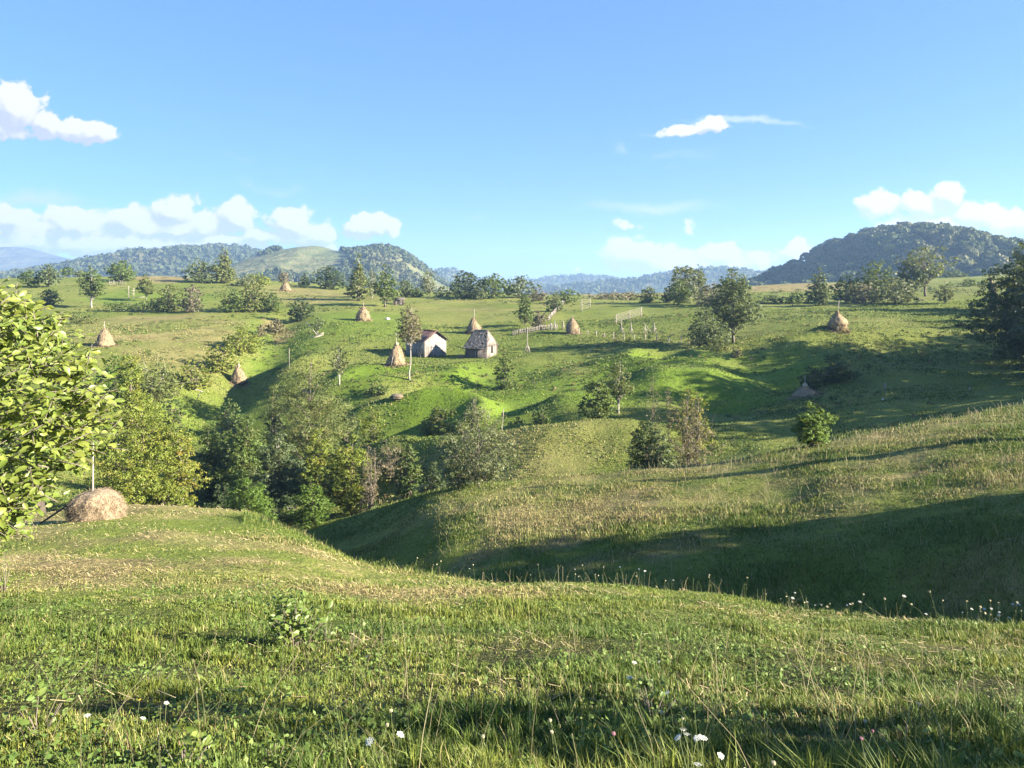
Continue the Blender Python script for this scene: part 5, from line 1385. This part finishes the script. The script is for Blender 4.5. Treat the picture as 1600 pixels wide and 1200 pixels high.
def weed_tufts(n, seed):
    """docks, thistles and ungrazed tussocks scattered over the pasture"""
    r_ = np.random.default_rng(seed); d = np.exp(r_.uniform(math.log(58), math.log(235), n)); x = (r_.uniform(-30, 1650, n) - 800) / F * d; y = d
    pr = fbm(x / 13, y / 9, 66, 3) + r_.normal(size=n) * .12; k = pr > .10; x, y, d = x[k], y[k], d[k]; n = len(x); per = 16
    R = (.07 + .26 * r_.random(n) ** 2.5) * (.7 + d / 200); z = H(x, y)
    dr = r_.normal(size=(n, per, 3)); dr /= np.linalg.norm(dr, axis=2)[..., None]; dr[..., 2] = np.abs(dr[..., 2])
    c = np.stack([x, y, z], 1)[:, None] + dr * (R[:, None, None] * r_.random((n, per, 1)) ** .5) * np.array([1.3, 1.3, .9])
    V, Fq = leaf_quads(c.reshape(-1, 3), (dr * .6 + r_.normal(size=dr.shape) * .5 + [0, 0, .3]).reshape(-1, 3), np.repeat(R * .75, per) * r_.uniform(.6, 1.3, n * per), r_, .6)
    q = r_.random(n)[:, None]; cc = np.array([.045, .075, .016]) * (1 - q) + np.array([.11, .14, .03]) * q; b = r_.random(n) < .16; cc[b] = np.array([.17, .13, .06])
    o = link('weeds', mesh_data('weeds', V, Fq, m_grass, {'tint': np.repeat(cc, per * 4, 0)})); tag(o, kind='stuff')
weed_tufts(26000, 99)

# ------------------------------------------------------------------ wild flowers
def flat_mat(name, c, rough=.7, trans=0):
    m, g, out = new_mat(name)
    rr = g.new('ShaderNodeNewGeometry').outputs['Random Per Island']
    principled(g, out, g.mix(rr, tuple(.75 * q for q in c), c), rough); return m
m_white = flat_mat('white_petals', (.66, .66, .58)); m_cream = flat_mat('cream_seed_head', (.62, .56, .36)); m_yel = flat_mat('yellow_petals', (.70, .48, .05)); m_stem = flat_mat('flower_stem', (.16, .19, .07))
m_pinkf = flat_mat('pink_petals', (.34, .17, .20))
def head_mesh(kind, seed):
    r_ = np.random.default_rng(seed); mb = MB()
    if kind == 'umbel':      # flat plate of tiny florets on rays
        R = .042
        for k in range(22):
            q = math.sqrt((k + .5) / 22) * R; a = k * 2.39996; p = np.array([math.cos(a) * q, math.sin(a) * q, .03 - q * q * 5 + r_.uniform(-.003, .003)])
            mb.tube([(0, 0, 0), p], .0008, 3, False)
            for j in range(5):
                b = a + j * 1.2566; o = np.array([math.cos(b), math.sin(b), .0]) * .0065
                n_ = np.array([-math.sin(b), math.cos(b), 0]) * .004
                mb.add([p, p + o * .6 + n_ + [0, 0, .002], p + o * 1.25 + [0, 0, .001], p + o * .6 - n_ + [0, 0, .002]], [(0, 1, 2, 3)])
    elif kind == 'ball':     # closed cream seed head, cupped like a nest
        for k in range(40):
            a = k * 2.39996; t = (k + .5) / 40; rr = .020 * math.sin(math.pi * (.15 + .7 * t)); p0 = np.array([0, 0, 0]); p1 = np.array([math.cos(a) * rr, math.sin(a) * rr, .006 + .036 * t])
            mb.tube([p0, p1], [.0012, .0022], 3, True)
            mb.add([p1 + [.004, 0, 0], p1 + [0, .004, .003], p1 + [-.004, 0, 0], p1 + [0, -.004, -.002]], [(0, 1, 2, 3)])
    else:                    # daisy-like
        for j in range(9):
            b = j * 2 * math.pi / 9; o = np.array([math.cos(b), math.sin(b), .15]); n_ = np.array([-math.sin(b), math.cos(b), 0]) * .005
            mb.add([o * .003, o * .011 + n_, o * .018, o * .011 - n_], [(0, 1, 2, 3)])
    return mb
HEADS = {}
for kd, mt in (('umbel', m_white), ('ball', m_cream), ('daisy', m_yel), ('clover', m_pinkf)):
    HEADS[kd] = [head_mesh(kd if kd != 'clover' else 'ball', 7 + k).data('flower_head', mt) for k in range(2)]
STEMS = {}
for kd in range(4):
    r_ = np.random.default_rng(30 + kd); mb = MB(); b = r_.normal(size=2) * .10
    pts = [(0, 0, -.08), (b[0] * .15, b[1] * .15, .35), (b[0] * .5, b[1] * .5, .7), (b[0], b[1], 1.0)]; mb.tube(pts, [.0042, .0036, .003, .0026], 5)
    for j in range(4):
        zz = r_.uniform(.1, .65); a = r_.uniform(0, 6.28); o = np.array([math.cos(a), math.sin(a), .5]) * .10; p = np.array([b[0] * zz * .6, b[1] * zz * .6, zz]); n_ = np.array([-math.sin(a), math.cos(a), 0]) * .008
        mb.add([p, p + o * .5 + n_, p + o, p + o * .5 - n_], [(0, 1, 2, 3)])
    STEMS[kd] = (mb.data('stem', m_stem), np.array([b[0], b[1], 1.0]))
FR = np.random.default_rng(777)
def flower(u, d, h, kd, label, group, s=1.0):
    x, y = px2xy(u, d); z = Hs(x, y); k = int(FR.integers(4)); me, tip = STEMS[k]
    t = thing('wildflower', (x, y, z), label, 'wildflower', group, FR.uniform(0, 6.28))
    t.rotation_euler = (FR.normal() * .14, FR.normal() * .14, FR.uniform(0, 6.28))
    st = link('stem', me, t); st.scale = (h, h, h) if False else (max(h, .25), max(h, .25), h)
    hd = link('flower_head', HEADS[kd][int(FR.integers(2))], t); hd.location = (tip[0] * st.scale[0], tip[1] * st.scale[1], h - .004)
    hd.rotation_euler = (FR.normal() * .25, FR.normal() * .25, FR.uniform(0, 6)); hd.scale = (s, s, s)
GA = 'white wildflowers along the lip of the dark gully'; GB = 'pale seed heads along the lip of the dark gully'
clus = [(655, 4), (700, 6), (740, 5), (850, 4), (905, 8), (930, 7), (1000, 6), (1060, 4), (1130, 3), (1205, 4), (1240, 9), (1290, 9), (1335, 7), (1410, 5), (1460, 4), (1510, 9), (1550, 10), (1585, 4)]
for (uc, n_) in clus:
    for _ in range(max(2, int(n_ * .7))):
        u = uc + FR.normal() * 13; d = float(pchip(U, LINES[2][1], np.array([u]))[0]) * FR.uniform(.88, 1.01)
        if FR.random() < .42: flower(u, d, FR.uniform(.10, .45), 'umbel', 'white flower head on a thin stalk at the lip of the dark gully', GA, FR.uniform(.35, .75))
        else: flower(u, d, FR.uniform(.12, .5), 'ball', 'pale closed seed head on a thin stalk at the lip of the dark gully', GB, FR.uniform(.55, 1.0))
for _ in range(9):
    u = 1565 + FR.normal() * 15; flower(u, 19 + FR.uniform(-.6, .6), FR.uniform(.5, .75), 'umbel', 'white flower head in the tuft standing in the shaded gully on the right', 'white wildflowers of the tuft in the shaded gully', .9)
def fl(u, v, h, kd, label, s=1.0, g=None):
    # v is where the head is seen, so walk down the sight line until it is h above the sward
    s_ = (u - 800) / F; zr = ZC + (VH - v) / F * _DR; k = int(np.argmax((H(s_ * _DR, _DR) + h >= zr) & (_DR > 2.3))); flower(u, float(_DR[k]), h, kd, label, g, s)
GC = 'white umbels of the clump on the bottom edge'
for (u, v) in [(1060, 1148), (1085, 1160), (1103, 1137), (1105, 1157), (1099, 1170), (1106, 1177), (1095, 1182), (1078, 1163)]:
    fl(u, v, FR.uniform(.28, .38), 'umbel', 'white umbel in the clump of flowers on the bottom edge, right of the middle', FR.uniform(.24, .38), GC)
for (u, v, kd, lb) in [(1038, 1120, 'ball', 'cream seed head at the top of the clump on the bottom edge, left one'), (1058, 1122, 'ball', 'cream seed head at the top of the clump on the bottom edge, right one'),
    (1012, 1068, 'umbel', 'small white umbel above the clump on the bottom edge'), (1056, 1083, 'umbel', 'larger white umbel above the clump on the bottom edge'),
    (998, 1037, 'umbel', 'white umbel highest above the clump, in the sunlit grass'), (1035, 1037, 'umbel', 'white umbel beside the highest one above the clump'),
    (598, 1148, 'umbel', 'left one of two white umbels low in the middle grass'), (614, 1144, 'umbel', 'right one of two white umbels low in the middle grass'), (562, 1030, 'umbel', 'white umbel right below the knee-high sapling'),
    (402, 982, 'umbel', 'white umbel in the shade left of the knee-high sapling'), (567, 1119, 'ball', 'tall cream seed head left of the two white umbels'), (623, 1118, 'ball', 'tall cream seed head right of the two white umbels'),
    (725, 1132, 'ball', 'leaning cream seed head right of the middle grass'), (755, 1090, 'ball', 'cream seed head standing high over the middle grass'), (880, 1132, 'ball', 'upper cream head of the leaning pair in the dark grass'),
    (873, 1142, 'ball', 'lower cream head of the leaning pair in the dark grass'), (977, 1164, 'clover', 'dull pink flower in the dark grass left of the clump'), (1356, 1122, 'ball', 'pale seed head on a tall stalk in the dark grass on the right'),
    (1340, 1136, 'clover', 'rusty dry flower beside the tall stalk on the right'), (226, 1118, 'umbel', 'white umbel in the weeds at the bottom left'), (143, 1117, 'umbel', 'white umbel above the corner weed'),
    (250, 1093, 'umbel', 'white umbel behind the broad-leaved weed at the bottom left'), (195, 1088, 'daisy', 'upper yellow bloom among the weeds at the bottom left'), (212, 1090, 'daisy', 'right-hand yellow bloom among the weeds at the bottom left'),
    (562, 1198, 'daisy', 'yellow bloom on the bottom edge left of the middle'), (1365, 1170, 'clover', 'dry brown flower low on the right'), (1428, 1104, 'umbel', 'white umbel in the shaded grass on the right'),
    (1162, 1192, 'ball', 'left of two cream seed heads on the bottom edge right of the clump'), (1178, 1194, 'ball', 'right of two cream seed heads on the bottom edge right of the clump')]:
    fl(u, v, FR.uniform(.20, .34), kd, lb, FR.uniform(.26, .42))
